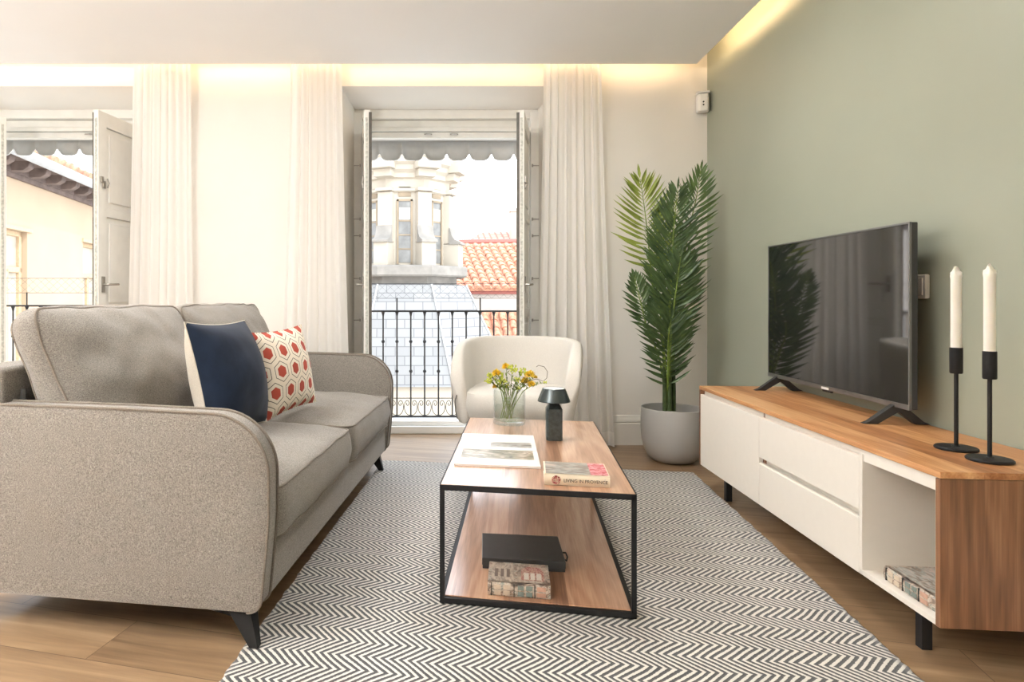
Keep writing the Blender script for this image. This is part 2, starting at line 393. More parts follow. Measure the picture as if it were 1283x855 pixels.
def hex_mat():
    m, nt, b = newmat('hexagon_print_cotton')
    tc = N(nt, 'ShaderNodeTexCoord')
    sp = N(nt, 'ShaderNodeSeparateXYZ', {0: tc.outputs['Object']})
    cx = N(nt, 'ShaderNodeCombineXYZ', {0: sp.outputs['X'], 1: sp.outputs['Y'], 2: 0.0})
    p = N(nt, 'ShaderNodeVectorMath', {0: cx.outputs[0], 1: (1 / .090, 1 / .104, 1)}, operation='MULTIPLY')
    p = N(nt, 'ShaderNodeVectorMath', {0: p.outputs[0], 1: (50.25, 86.6, 0)}, operation='ADD')
    r = (1.0, 1.7320508, 1e6); h = (.5, .8660254, 0)
    def cell(v):
        q = N(nt, 'ShaderNodeVectorMath', {0: v, 1: r}, operation='MODULO')
        return N(nt, 'ShaderNodeVectorMath', {0: q.outputs[0], 1: h}, operation='SUBTRACT').outputs[0]
    a = cell(p.outputs[0])
    q = N(nt, 'ShaderNodeVectorMath', {0: p.outputs[0], 1: h}, operation='SUBTRACT')
    bb = cell(q.outputs[0])
    la = N(nt, 'ShaderNodeVectorMath', {0: a}, operation='LENGTH'); lb = N(nt, 'ShaderNodeVectorMath', {0: bb}, operation='LENGTH')
    lt = N(nt, 'ShaderNodeMath', {0: la.outputs['Value'], 1: lb.outputs['Value']}, operation='LESS_THAN')
    g = nt.nodes.new('ShaderNodeMix'); g.data_type = 'VECTOR'
    nt.links.new(lt.outputs[0], g.inputs[0]); nt.links.new(bb, g.inputs[4]); nt.links.new(a, g.inputs[5])
    ab = N(nt, 'ShaderNodeVectorMath', {0: g.outputs[1]}, operation='ABSOLUTE')
    s2 = N(nt, 'ShaderNodeSeparateXYZ', {0: ab.outputs[0]})
    e = N(nt, 'ShaderNodeMath', {0: s2.outputs[0], 1: .5}, operation='MULTIPLY')
    e = N(nt, 'ShaderNodeMath', {0: s2.outputs[1], 1: .8660254, 2: e.outputs[0]}, operation='MULTIPLY_ADD')
    d = N(nt, 'ShaderNodeMath', {0: s2.outputs[0], 1: e.outputs[0]}, operation='MAXIMUM')
    cream, red, dk = sr(232, 222, 206), sr(172, 74, 58), sr(40, 36, 34)
    rp = N(nt, 'ShaderNodeValToRGB', {'Fac': d.outputs[0]}); cr = rp.color_ramp; cr.interpolation = 'CONSTANT'
    for _ in range(3): cr.elements.new(.5)
    for el, (pp, c) in zip(cr.elements, [(0, red), (.235, cream), (.375, dk), (.40, cream), (1, cream)]): el.position = pp; el.color = c
    nt.links.new(rp.outputs[0], b.inputs['Base Color']); b.inputs['Roughness'].default_value = .9
    return m
M['hex'] = hex_mat()

def slate_mat():
    m, nt, b = newmat('pale_slate_courses')
    tc = N(nt, 'ShaderNodeTexCoord')
    mp = N(nt, 'ShaderNodeMapping', {'Vector': tc.outputs['Object'], 'Rotation': (R(90), 0, 0)})
    sp = N(nt, 'ShaderNodeSeparateXYZ', {0: tc.outputs['Object']})
    ad = N(nt, 'ShaderNodeMath', {0: sp.outputs['X'], 1: 1.0}, operation='MULTIPLY')
    cb = N(nt, 'ShaderNodeCombineXYZ', {0: ad.outputs[0], 1: sp.outputs['Z'], 2: 0.0})
    br = N(nt, 'ShaderNodeTexBrick', {'Vector': cb.outputs[0], 'Color1': (.235, .235, .225, 1), 'Color2': (.205, .205, .20, 1), 'Mortar': (.125, .125, .125, 1),
         'Scale': 1.0, 'Mortar Size': .012, 'Brick Width': .5, 'Row Height': .24})
    nt.links.new(br.outputs[0], b.inputs['Base Color']); b.inputs['Roughness'].default_value = .8
    return m
M['slate'] = slate_mat()

def cover_mat(name, stops, scale=(9, 14, 9), seed=0, rough=.28, detail=4, axis_fade=None):
    """a printed photographic cover, patches of colour"""
    m, nt, b = newmat(name)
    tc = N(nt, 'ShaderNodeTexCoord')
    mp = N(nt, 'ShaderNodeMapping', {'Vector': tc.outputs['Object'], 'Scale': scale, 'Location': (seed, seed * 1.7, 0)})
    nz = N(nt, 'ShaderNodeTexNoise', {'Vector': mp.outputs[0], 'Scale': 1.0, 'Detail': detail, 'Distortion': 1.2})
    mr = N(nt, 'ShaderNodeMapRange', {'Value': nz.outputs['Fac'], 'From Min': .28, 'From Max': .72})
    c = ramp(nt, mr.outputs[0], stops)
    nt.links.new(c, b.inputs['Base Color']); b.inputs['Roughness'].default_value = rough
    return m
M['photo_door'] = cover_mat('facade_photograph_print', [(0, sr(48, 42, 38)), (.3, sr(140, 122, 108)), (.5, sr(196, 180, 164)), (.7, sr(120, 128, 120)), (1, sr(222, 212, 200))], (30, 45, 40), 3)
M['photo_warm'] = cover_mat('faded_landscape_print', [(0, sr(60, 54, 44)), (.4, sr(132, 124, 98)), (.6, sr(160, 146, 130)), (1, sr(206, 194, 180))], (16, 26, 10), 9)
M['photo_grey'] = cover_mat('grey_landscape_print', [(0, sr(74, 78, 76)), (.4, sr(140, 124, 110)), (.6, sr(150, 156, 152)), (1, sr(200, 180, 168))], (18, 60, 10), 5)
M['red_print'] = cover_mat('red_and_white_print', [(0, sr(170, 26, 44)), (.45, sr(186, 36, 56)), (.6, sr(230, 180, 184)), (1, sr(190, 46, 66))], (45, 90, 10), 2)
M['bloom_print'] = cover_mat('dark_flower_print', [(0, sr(40, 26, 26)), (.35, sr(150, 40, 56)), (.6, sr(216, 190, 168)), (1, sr(80, 60, 44))], (160, 160, 160), 4)
M['cream_cover'] = plain('cream_book_cover', sr(226, 214, 192), .4, var=.02)
SKY, SUN, LED, LED2, FILL, UP, EXPO = 3.1, 1.4, 1.2, 2.2, 18.0, 240.0, 0.64
# ============================================================ the room
def struct(name, mb, mat, bevel=0, parent=None, **k):
    o = mb.build(name, mat, parent, bevel=bevel, **k)
    if parent is None: tag(o, kind='structure')
    return o
def wallX(Y): return 2.34 - .084 * (5 - Y)
ZC, ZT = 2.874, 3.12
YW, YO = 5.0, 5.62          # inner and outer face of the window wall
XL, YN = -4.45, -3.2
fl = MB(); fl.box(XL - .3, 2.9, YN - .3, YO, -.12, 0); struct('floor', fl, M['floor'])
# door openings: splayed reveals
OP = [(-.49, 1.20, -.40, 1.10), (-3.72, -2.02, -3.60, -2.09)]   # front x0,x1 ; back x0,x1
ZO = 2.774; ZB = 2.715
w = MB()
xs = [XL - .3, OP[1][0], OP[1][1], OP[0][0], OP[0][1], 2.9]
def seg(a0, a1, b0, b1, z0, z1, zb0=None):
    zb = z0 if zb0 is None else zb0
    w.add([(a0, YW, z0), (a1, YW, z0), (b1, YO, zb), (b0, YO, zb), (a0, YW, z1), (a1, YW, z1), (b1, YO, z1), (b0, YO, z1)],
          [(0,3,2,1),(4,5,6,7),(0,1,5,4),(1,2,6,5),(2,3,7,6),(3,0,4,7)])
seg(xs[0], OP[1][0], xs[0], OP[1][2], 0, ZT)
seg(OP[1][1], OP[0][0], OP[1][3], OP[0][2], 0, ZT)
seg(OP[0][1], xs[5], OP[0][3], xs[5], 0, ZT)
seg(OP[1][0], OP[1][1], OP[1][2], OP[1][3], ZO, ZT, ZB)
seg(OP[0][0], OP[0][1], OP[0][2], OP[0][3], ZO, ZT, ZB)
w.add([], [])
struct('wall_back', w, M['wall'], weld=False, ang=20)
w = MB(); w.add([(wallX(YN - .3), YN - .3, 0), (wallX(5), 5, 0), (2.95, 5, 0), (2.95, YN - .3, 0), (wallX(YN - .3), YN - .3, ZT), (wallX(5), 5, ZT), (2.95, 5, ZT), (2.95, YN - .3, ZT)],
      [(0,3,2,1),(4,5,6,7),(0,1,5,4),(1,2,6,5),(2,3,7,6),(3,0,4,7)])
struct('wall_right', w, M['green'])
LW = (3.0, 4.6, .5, 2.62)     # unseen window added in the left wall to let in side daylight
w = MB(); w.box(XL - .25, XL, YN - .3, LW[0], 0, ZT); w.box(XL - .25, XL, LW[1], 5, 0, ZT); w.box(XL - .25, XL, LW[0], LW[1], 0, LW[2]); w.box(XL - .25, XL, LW[0], LW[1], LW[3], ZT)
struct('wall_left', w, M['wall'])
wn_ = empty('added_window', (XL - .12, (LW[0] + LW[1]) / 2, 0), kind='structure')
w = MB(); hw = (LW[1] - LW[0]) / 2
for y_ in (-hw, -.03, hw - .06): w.box(-.03, .03, y_, y_ + .06, LW[2], LW[3])
w.box(-.028, .028, -hw, hw, LW[2], LW[2] + .07); w.box(-.028, .028, -hw, hw, LW[3] - .07, LW[3]); w.build('window_frame', M['doorpaint'], wn_, bevel=.005)
w = MB(); w.box(-.004, .004, -hw + .05, hw - .05, LW[2] + .06, LW[3] - .06); w.build('glass_pane', M['glass'], wn_)
w = MB(); w.box(XL, 2.5, YN - .25, YN, 0, ZT); struct('wall_front', w, M['wall'])
w = MB(); w.box(XL - .3, 2.95, YN - .3, YO, ZT, ZT + .2); struct('ceiling', w, M['ceiling'])
# dropped ceiling panel that leaves a light slot along the back and right walls
ce = MB(); xr = lambda Y: wallX(Y) - .155
ce.prism([(XL, YN), (xr(YN), YN), (xr(4.8), 4.8), (XL, 4.8)], 'z', ZC, ZC + .075)
struct('ceiling_dropped', ce, M['ceiling'])
# skirting boards on the back wall, left wall and right wall
def skirt(name, p, q, nrm):
    p = Vector((p[0], p[1], 0)); q = Vector((q[0], q[1], 0)); n = Vector((nrm[0], nrm[1], 0)).normalized()
    prof = [(0, 0), (.018, 0), (.018, .165), (.013, .172), (.018, .178), (.018, .19), (.012, .205), (.008, .225), (0, .228)]
    m_ = MB(); vs = [p + n * a + Vector((0, 0, z)) for a, z in prof] + [q + n * a + Vector((0, 0, z)) for a, z in prof]
    k = len(prof); m_.add(vs, [tuple(range(k)), tuple(range(k, 2 * k))[::-1]] + [(i, (i + 1) % k, k + (i + 1) % k, k + i) for i in range(k)])
    return struct(name, m_, M['skirt'])
skirt('baseboard_back', (OP[1][1], YW), (OP[0][0], YW), (0, -1))
skirt('baseboard_back_right', (OP[0][1], YW), (wallX(5), YW), (0, -1))
skirt('baseboard_right', (wallX(4.98), 4.98), (wallX(3.9), 3.9), (-1, .084))
skirt('baseboard_right_near', (wallX(1.8), 1.8), (wallX(YN), YN), (-1, .084))
skirt('baseboard_left', (XL, YN), (XL, YW), (1, 0))

# ------------------------------------------------------------ french doors
ZH = 2.505
def door(n, x0, x1, leafs, dz):
    """x0,x1 hinge lines; leafs: list of (hinge x, free x, free y, side)"""
    d = empty('door_%d' % n, ((x0 + x1) / 2, 5.5, 0), kind='structure')
    o = Vector(((x0 + x1) / 2, 5.5, 0)); L = lambda m_, *a, **k: m_
    f = MB()
    for xx, sg in ((x0, -1), (x1, 1)):
        a, b_ = sorted((xx - o.x, xx - o.x + sg * .10))
        f.box(a, b_, -.06, .10, 0, ZH + .2)
        a, b_ = sorted((xx - o.x, xx - o.x - sg * .022)); f.box(a, b_, .03, .10, 0, ZH)
    f.build('door_jamb', M['doorpaint'], d, bevel=.006)
    f = MB()
    xa, xb = x0 - o.x - .10, x1 - o.x + .10
    f.box(xa, xb, .02, .10, ZH, ZH + .05); f.box(xa, xb, -.01, .10, ZH + .05, ZH + .085)
    f.box(xa, xb, .02, .10, ZH + .085, ZH + .15); f.box(xa, xb, -.04, .10, ZH + .15, ZH + .225)
    f.build('door_head', M['doorpaint'], d, bevel=.006)
    f = MB(); f.box(xa, xb, -.10, .10, 0, .062); f.box(xa, xb, -.06, .10, .062, .10)
    f.build('door_sill', M['reveal'], d, bevel=.006)
    cxm = -.05 if n == 1 else .05
    for hx in ((cxm - .10, cxm + .12) if n == 1 else (cxm + .10, cxm + .33)):
        h_ = MB(); h_.tube([(hx - .03, .01, ZH + .028), (hx - .015, -.012, ZH + .024), (hx + .015, -.012, ZH + .024), (hx + .03, .01, ZH + .028)], .006, 6)
        h_.build('latch_keeper', M['steel'], d)
    for hx, fx, fy, sg in leafs:
        # leaf local frame: x from hinge to free end, y thickness (0 = room face side), built in place
        hp = Vector((hx, 5.46, 0)); fp = Vector((fx, fy, 0)); t = (fp - hp); W_ = t.length; t.normalize()
        nrm = Vector((-t.y, t.x, 0))
        if nrm.x * sg < 0: nrm = -nrm          # towards the room-side face (away from the opening)
        Mx = Matrix(((t.x, nrm.x, 0, hp.x - o.x), (t.y, nrm.y, 0, hp.y - o.y), (0, 0, 1, 0), (0, 0, 0, 1)))
        lf = MB(); zb, zt = .105, 2.53; th = .045; sw = .095
        lf.box(0, sw, -th, 0, zb, zt, M=Mx); lf.box(W_ - sw, W_, -th, 0, zb, zt, M=Mx)
        lf.box(sw, W_ - sw, -th, 0, zb, zb + .16, M=Mx); lf.box(sw, W_ - sw, -th, 0, zt - .11, zt, M=Mx)
        rails = [1.02, 1.78]
        for zr in rails: lf.box(sw, W_ - sw, -th, -.002, zr - .035, zr + .035, M=Mx)
        leaf = lf.build('door_leaf', M['doorpaint'], d, bevel=.005)
        zs = [zb + .16, rails[0] - .035, rails[0] + .035, rails[1] - .035, rails[1] + .035, zt - .11]
        for k in range(3):
            pn = MB(); a, b_ = zs[2 * k], zs[2 * k + 1]
            pn.box(sw, W_ - sw, -.030, -.016, a, b_, M=Mx)
            pn.box(sw + .045, W_ - sw - .045, -.030, -.006, a + .045, b_ - .045, M=Mx)
            pn.build('shutter_panel', M['doorpaint'], leaf, bevel=.006)
            gl = MB(); gl.box(sw, W_ - sw, -.040, -.036, a, b_, M=Mx); gl.build('glass_pane', M['glass'], leaf)
        # dark seal strip along the free edge and worn hinge plates
        sgn_narrow = .6 if n == 2 else 1
        ds = MB(); ds.box(W_ - .012, W_ + .004, -th - (.012 if n == 1 else .001), -th + (.010 if n == 1 else .006), zb, zt - .02, M=Mx)
        if hx != -3.56: ds.build('seal_strip', M['darkstrip'], leaf)
        ch = MB(); ch.box(W_, W_ + .003, -.028, -.010, zb + .05, zt - .06, M=Mx)
        ch.build('lock_strip', M['chip'], leaf)
        hd = MB(); zhd = 1.235
        hd.box(W_ - .07, W_ - .035, 0, .008, zhd - .06, zhd + .06, M=Mx)
        hd.tube([Mx @ Vector((W_ - .052, 0, zhd)), Mx @ Vector((W_ - .052, .035, zhd)), Mx @ Vector((W_ - .058, .045, zhd)), Mx @ Vector((W_ - .17, .05, zhd + .004))], .009, 8)
        hd.build('lever_handle', M['steel'], leaf, bevel=.002)
        lk = MB(); zl = 2.0
        lk.box(W_ - .075, W_ - .045, 0, .010, zl - .045, zl + .01, M=Mx); lk.box(W_ - .05, W_ - .02, 0, .012, zl - .005, zl + .04, M=Mx)
        lk.tube([Mx @ Vector((W_ - .10, .004, zl - .035)), Mx @ Vector((W_ - .108, .012, zl)), Mx @ Vector((W_ - .10, .004, zl + .035))], .006, 6)
        lk.build('latch', M['steel'], leaf, bevel=.002)
    # hinges on the jambs, seen from the room
    for xx, sg in ((x0, -1), (x1, 1)):
        for zh_ in (.42, .95, 1.30, 1.66, 1.80, 2.25):
            h_ = MB(); cx_ = xx - o.x + sg * .045
            h_.tube([(cx_ - sg * .03, -.066, zh_ - .012), (cx_ - sg * .03, -.066, zh_ + .012)], .006, 6); h_.box(cx_ - .03, cx_ + .03, -.064, -.06, zh_ - .004, zh_ + .004)
            h_.build('hinge_pin', M['steel'], d)
    return d
door(1, -.36, 1.06, [(-.36, -.300, 4.78, -1), (1.06, .885, 4.78, 1)], 0)
door(2, -3.56, -2.13, [(-2.13, -2.265, 4.78, 1), (-3.56, -3.10, 4.95, -1)], 0)

# ------------------------------------------------------------ curtains
def curtain(xt0, xt1, xb0, xb1, folds, label, seed):
    rnd = random.Random(seed); c = Vector(((xb0 + xb1) / 2, 4.885, 0))
    o = empty('sheer_curtain', c, label=label, cat='curtain', group='white sheer curtains hanging at the windows')
    ph = [rnd.uniform(0, 6.28) for _ in range(6)]
    am = [rnd.uniform(.5, 1.25) for _ in range(folds * 2 + 3)]
    def fn(u, v):
        z = .015 + v * (3.0 - .015); b = (1 - v) ** 1.3
        uu = u + .012 * math.sin(2 * PI * u * 2.3 + ph[0]) + .010 * math.sin(3 * v + ph[1]) * math.sin(PI * u)
        x = (xt0 + (xb0 - xt0) * b) * (1 - uu) + (xt1 + (xb1 - xt1) * b) * uu
        k = am[int(u * folds * 1.999)] if False else 1 + .35 * math.sin(5.1 * u + ph[2])
        a = (.0095 + .009 * b) * k
        y = a * math.sin(2 * PI * folds * u + .5 * math.sin(1.7 * v + ph[3]) + .8 * math.sin(4 * u + ph[5])) + .005 * math.sin(2 * PI * folds * 2.3 * u + ph[4]) * (1 - b * .4)
        x += .010 * math.cos(2 * PI * folds * u + ph[1])
        return (x - c.x, y, z)
    m_ = MB(); m_.grid(fn, folds * 16, 40)
    m_.build('curtain_panel', M['curtain'], o, weld=False, ang=180)
    # pleat tape and track gliders at the top, hidden in the slot
    tp = MB(); tp.grid(lambda u, v: (fn(u, 1)[0], fn(u, 1)[1] - .004, 2.93 + v * .07), folds * 16, 1)
    tp.build('heading_tape', M['trimwhite'], o, weld=False, solid=.002)
    return o
curtain(-2.06, -1.625, -2.13, -1.60, 7, 'sheer white curtain behind the near end of the sofa, beside the left window', 1)
curtain(-.865, -.49, -.955, -.42, 6, 'sheer white curtain hanging left of the middle window, behind the far end of the sofa', 2)
curtain(1.055, 1.49, .99, 1.59, 7, 'sheer white curtain behind the armchair, between the open window and the palm', 3)
tr = MB(); tr.box(XL, 2.2, 4.865, 4.905, ZT - .03, ZT); struct('trim_1', tr, M['whiteplastic'])

# ------------------------------------------------------------ small wall devices
p = Vector((wallX(5) - .062, 4.940, 2.63))
ws = empty('motion_sensor', p, R(-18), 'small white motion sensor mounted high in the corner beside the green wall', 'sensor')
b_ = MB(); b_.prism([(-.045, .04), (-.045, -.02), (-.03, -.045), (.03, -.045), (.045, -.02), (.045, .04)], 'z', -.075, .06)
b_.build('sensor_body', M['whiteplastic'], ws, bevel=.012)
b_ = MB(); b_.box(-.047, .047, -.047, .04, .062, .078); b_.build('sensor_cap', M['whiteplastic'], ws, bevel=.008)
for zz in (-.03, -.008):
    b_ = MB(); b_.lathe([(0, 0), (.006, 0), (.006, .004), (0, .004)], 12, M=Matrix.Translation((0, -.046, zz)) @ Matrix.Rotation(R(90), 4, 'X'))
    b_.build('sensor_lens', M['black'], ws)
sw_ = empty('wall_switch', (wallX(2.66) - .002, 2.66, 1.175), R(-4.8), 'white rectangular switch plate on the green wall just behind the television', 'switch')
b_ = MB(); b_.box(-.020, .0, -.030, .030, -.05, .05); b_.build('switch_plate', M['whiteplastic'], sw_, bevel=.006)
b_ = MB(); b_.box(-.024, -.018, -.018, .018, -.036, .036); b_.build('rocker', M['whiteplastic'], sw_, bevel=.004)

# ============================================================ rug
RUG_A = R(8.6)
ru = empty('rug', (-.149, 4.473, 0), -RUG_A, 'flat-woven black and white herringbone rug under the coffee table', 'rug')
m_ = MB()
rnd = random.Random(4)
def rugfn(u, v):
    x = u * 2.03; y = -v * 3.6
    if u in (0, 1): x += rnd.uniform(-.004, .004)
    if v in (0, 1): y += rnd.uniform(-.004, .004)
    return (x, y, .009 + .0012 * math.sin(9 * x + 3 * y))
nu, nv = 80, 140
m_.grid(rugfn, nu, nv)
rug = m_.build('rug_weave', M['rug'], ru, weld=False, ang=60)
md = rug.modifiers.new('t', 'SOLIDIFY'); md.thickness = .007; md.offset = 1

# ============================================================ sofa
SA = R(8.8)
SO = Vector((-.45, 2.06, 0))
sofa = empty('sofa', SO, -SA, 'grey-beige two-seat fabric sofa with piped arms and black wooden legs', 'sofa')
def arc(cx, cy, r0, r1, a0, a1, n):
    return [(cx + r0 * math.cos(R(a0 + (a1 - a0) * i / n)), cy + r1 * math.sin(R(a0 + (a1 - a0) * i / n))) for i in range(n + 1)]
XB = -1.13
armp = [(XB + .02, .12)] + [(-.06, .118)] + arc(-.055, .165, .045, .047, -90, -12, 5) + [(.004, .30), (.014, .42)] + \
       [(.014, .52)] + arc(-.185, .555, .199, .195, 0, 90, 12) + [(-.5, .757), (XB + .02, .762)]
armp = armp[:]          # (x,z) outline
def arm(y0, y1, nm):
    m_ = MB()
    n = len(armp)
    # slightly pillowed side faces
    cx_ = sum(p[0] for p in armp) / n; cz_ = sum(p[1] for p in armp) / n
    def ring(y, s):
        return [(cx_ + (p[0] - cx_) * s, y, cz_ + (p[1] - cz_) * s) for p in armp]
    e = .008
    rings = [ring(y0 - e, .0), ring(y0 - e, .5), ring(y0 - e * .5, .93), ring(y0, 1.0 - .004), ring(y0 + .006, 1.0), ring(y1 - .006, 1.0), ring(y1, 1.0 - .004), ring(y1 + e * .5, .93), ring(y1 + e, .5), ring(y1 + e, 0)]
    vs = [v for r_ in rings for v in r_]; fs = []
    for i in range(len(rings) - 1):
        for k in range(n):
            k2 = (k + 1) % n; fs.append((i * n + k, i * n + k2, (i + 1) * n + k2, (i + 1) * n + k))
    m_.add(vs, fs)
    a = m_.build('armrest', M['sofa'], sofa, ang=60)
    for y in (y0 + .002, y1 - .002):
        pp = MB(); pts = [(p[0] + (.002 if p[0] > -.3 else 0), y, p[1] + (.002 if p[1] > .5 else 0)) for p in armp[1:]]
        pp.tube(pts, .0055, 6); pp.build('piping', M['sofapipe'], a)
    return a
arm(0, .085, 'near'); arm(2.225, 2.31, 'far')
m_ = MB(); m_.box(XB + .05, -.018, .075, 2.235, .125, .345); m_.build('base_frame', M['sofa'], sofa, bevel=.014)
m_ = MB(); m_.box(XB, XB + .17, .03, 2.28, .125, .885); m_.build('back_frame', M['sofa'], sofa, bevel=.022, seg=3)
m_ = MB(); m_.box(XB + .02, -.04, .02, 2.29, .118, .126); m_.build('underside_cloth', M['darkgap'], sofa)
# legs
def leg(x, y, dx, dy):
    m_ = MB()
    # horizontal shoulder plate then a tapering splayed leg
    top = [(x - .028 - dx * .6, y - .03), (x + .028, y - .03), (x + .028, y + .03), (x - .028 - dx * .6, y + .03)]
    h = .015
    bot = [(x + dx - h, y + dy - h), (x + dx + h, y + dy - h), (x + dx + h, y + dy + h), (x + dx - h, y + dy + h)]; zf = .0115 if dx > 0 else 0
    vs = [(a, b, .13) for a, b in top] + [(a, b, zf) for a, b in bot]
    m_.add(vs, [(0,1,2,3),(7,6,5,4),(0,4,5,1),(1,5,6,2),(2,6,7,3),(3,7,4,0)])
    if dx > 0: m_.add([(x - .20, y - .025, .128), (x, y - .025, .128), (x, y - .025, .085), (x - .20, y + .025, .128), (x, y + .025, .128), (x, y + .025, .085)],
          [(0,2,1),(3,4,5),(0,1,4,3),(1,2,5,4),(2,0,3,5)])
    return m_.build('leg', M['blackwood'], sofa, bevel=.003)
leg(-.078, .042, .05, -.040); leg(-.085, 2.20, .05, -.03); leg(XB + .1, .08, -.04, -.02); leg(XB + .1, 2.23, -.04, .02)

def cushion(name, parent, M4, sx, sy, sz, r, btop, bside, mat, pipe=True, wr=.004, seed=0, pipemat=None, n=22, bot=0, pleat=0):
    """boxed cushion: sx, sy, sz half sizes; rounded plan corners r; crowned top and bulging borders"""
    rnd = random.Random(seed); ofs = Vector((rnd.uniform(0, 50), rnd.uniform(0, 50), rnd.uniform(0, 50)))
    def plan(a, b):
        # square -> rounded rectangle
        x, y = a * sx, b * sy
        qx, qy = max(0, abs(x) - (sx - r)), max(0, abs(y) - (sy - r))
        if qx > 0 and qy > 0:
            m = max(qx, qy); l = math.hypot(qx, qy); f = m / l
            x = math.copysign(sx - r + qx * f, x); y = math.copysign(sy - r + qy * f, y)
        return x, y
    def P(a, b, c):
        x, y = plan(a, b); e = max(abs(a), abs(b))
        z = c * sz
        crown = (1 - a * a) * (1 - b * b)
        z += c * (btop if c > 0 else bot) * crown ** .6 if abs(c) > .999 else 0
        if e > .999:
            g = (1 - c * c) * bside
            nx = a if abs(a) >= abs(b) - .001 else a ** 3; ny = b if abs(b) >= abs(a) - .001 else b ** 3
            l = math.hypot(nx, ny) or 1
            x += g * nx / l * (.55 + .45 * (1 - min(abs(a), abs(b)) ** 2)); y += g * ny / l * (.55 + .45 * (1 - min(abs(a), abs(b)) ** 2))
            if pleat: 
                q = pleat * math.sin((x + y) * 95 + 3 * math.sin(c * 2 + x * 9)) * (1 - c * c) * (.5 + noise.noise(Vector((x * 6, y * 6, 1)) + ofs))
                x += q * nx / l; y += q * ny / l
        v = Vector((x, y, z))
        if wr: v.z += wr * noise.noise(v * 9 + ofs) * (2 if abs(c) > .99 else .5); v.x += wr * noise.noise(v * 7 - ofs); v.y += wr * .6 * noise.noise(v * 8 + ofs * 2)
        return v
    m_ = MB(); L = lambda t: -1 + 2 * t
    m_.grid(lambda u, v: P(L(u), L(v), 1), n, n); m_.grid(lambda u, v: P(L(v), L(u), -1), n, n)
    k = 8
    m_.grid(lambda u, v: P(L(u), -1, L(v)), n, k); m_.grid(lambda u, v: P(-L(u), 1, L(v)), n, k)
    m_.grid(lambda u, v: P(-1, -L(u), L(v)), n, k); m_.grid(lambda u, v: P(1, L(u), L(v)), n, k)
    for i in range(len(m_.v)): m_.v[i] = M4 @ m_.v[i]
    o = m_.build(name, mat, parent, ang=50)
    if pipe:
        ring = []
        for i in range(n): ring.append((L(i / n), -1))
        for i in range(n): ring.append((1, L(i / n)))
        for i in range(n): ring.append((-L(i / n), 1))
        for i in range(n): ring.append((-1, -L(i / n)))
        for c in (1, -1):
            pp = MB(); pp.tube([M4 @ P(a, b, c) for a, b in ring], .0052, 6, closed=True)
            pp.build('piping', pipemat or M['sofapipe'], o)
    return o
T = Matrix.Translation
def rot(a, ax): return Matrix.Rotation(R(a), 4, ax)
# seat cushions (two)
for i, (yc, sd) in enumerate(((.637, 3), (1.702, 8))):
    cushion('seat_cushion', sofa, T((-.40, yc, .405)) @ rot(1.2, 'Y'), .405, .530, .087, .07, .055, .030, M['sofa'], seed=sd, wr=.004, pleat=.004, n=30)
# back cushions leaning on the back frame
for yc, sd, zt in ((.635, 5, 0), (1.70, 6, 0)):
    MM = T((-.845, yc, .80)) @ rot(-24, 'Y') @ Matrix(((0, 0, 1, 0), (0, 1, 0, 0), (-1, 0, 0, 0), (0, 0, 0, 1)))
    cushion('back_cushion', sofa, MM, .295, .525, .048, .06, .115, .03, M['sofa'], seed=sd, wr=.008, n=30, bot=.03)
# strap that holds the back cushion, seen in the gap at the near end
m_ = MB(); m_.tube([(-.90, .12, .50), (-.92, .11, .62), (-.945, .11, .72), (-.95, .12, .80)], [.012, .016, .014, .008], 6); m_.build('cushion_strap', M['tvedge'], sofa)

def throw(parent, M4, w, h, t, mf, mb_, names, seed=0, pinch=.07, n=26):
    ofs = Vector((seed * 3.1, seed * 1.7, 0))
    def P(a, b, s):
        x = a * w / 2 * (1 - pinch * (1 - b * b)); y = b * h / 2 * (1 - pinch * (1 - a * a))
        c = max(0, (1 - a * a)) ** .55 * max(0, (1 - b * b)) ** .55
        z = s * t / 2 * c
        v = Vector((x, y, z)); v.z += .010 * noise.noise(v * 8 + ofs) * c; return v
    L = lambda q: -1 + 2 * q
    for s, mt, nm in ((1, mf, names[0]), (-1, mb_, names[1])):
        m_ = MB(); m_.grid(lambda u, v: M4.to_4x4() @ P(L(u), L(v), s), n, n)
        o = m_.build(nm, mt, parent, ang=80)
    pp = MB(); ring = [(L(i / n), -1) for i in range(n)] + [(1, L(i / n)) for i in range(n)] + [(-L(i / n), 1) for i in range(n)] + [(-1, -L(i / n)) for i in range(n)]
    pp.tube([M4 @ P(a, b, 0) for a, b in ring], .003, 5, closed=True)
    pp.build('seam', mb_, parent)
def sofaW(x, y, z=0): 
    return SO + Vector((x * math.cos(SA) + y * math.sin(SA), -x * math.sin(SA) + y * math.cos(SA), z))
# frame for upright pillows: local x = along the sofa, local y = up, local z = towards the room
def upright(tilt, yaw=0, roll=0):
    B = Matrix(((0, 0, 1, 0), (-1, 0, 0, 0), (0, -1, 0, 0), (0, 0, 0, 1)))   # placeholder, replaced below
    # columns: local x -> -Y?  choose x->+Y, y->+Z, z->+X
    B = Matrix(((0, 0, 1, 0), (1, 0, 0, 0), (0, 1, 0, 0), (0, 0, 0, 1)))
    return rot(yaw, 'Z') @ rot(-tilt, 'Y') @ rot(roll, 'X') @ B
pn = empty('throw_pillow', sofaW(-.385, .74, .540), -SA, 'square navy blue velvet pillow with an ivory back standing on the sofa', 'pillow', 'throw pillows on the sofa')
throw(pn, T((-.06, .0, .243)) @ upright(14, -3, -1), .54, .50, .27, M['navy'], M['ivory'], ('front_cover', 'back_cover'), 1)
pn.children[1]['label'] = 'ivory linen back cover'
pp_ = empty('throw_pillow', sofaW(-.325, 1.235, .556), -SA, 'cream pillow printed with red hexagons, in front of the far seat cushion', 'pillow', 'throw pillows on the sofa')
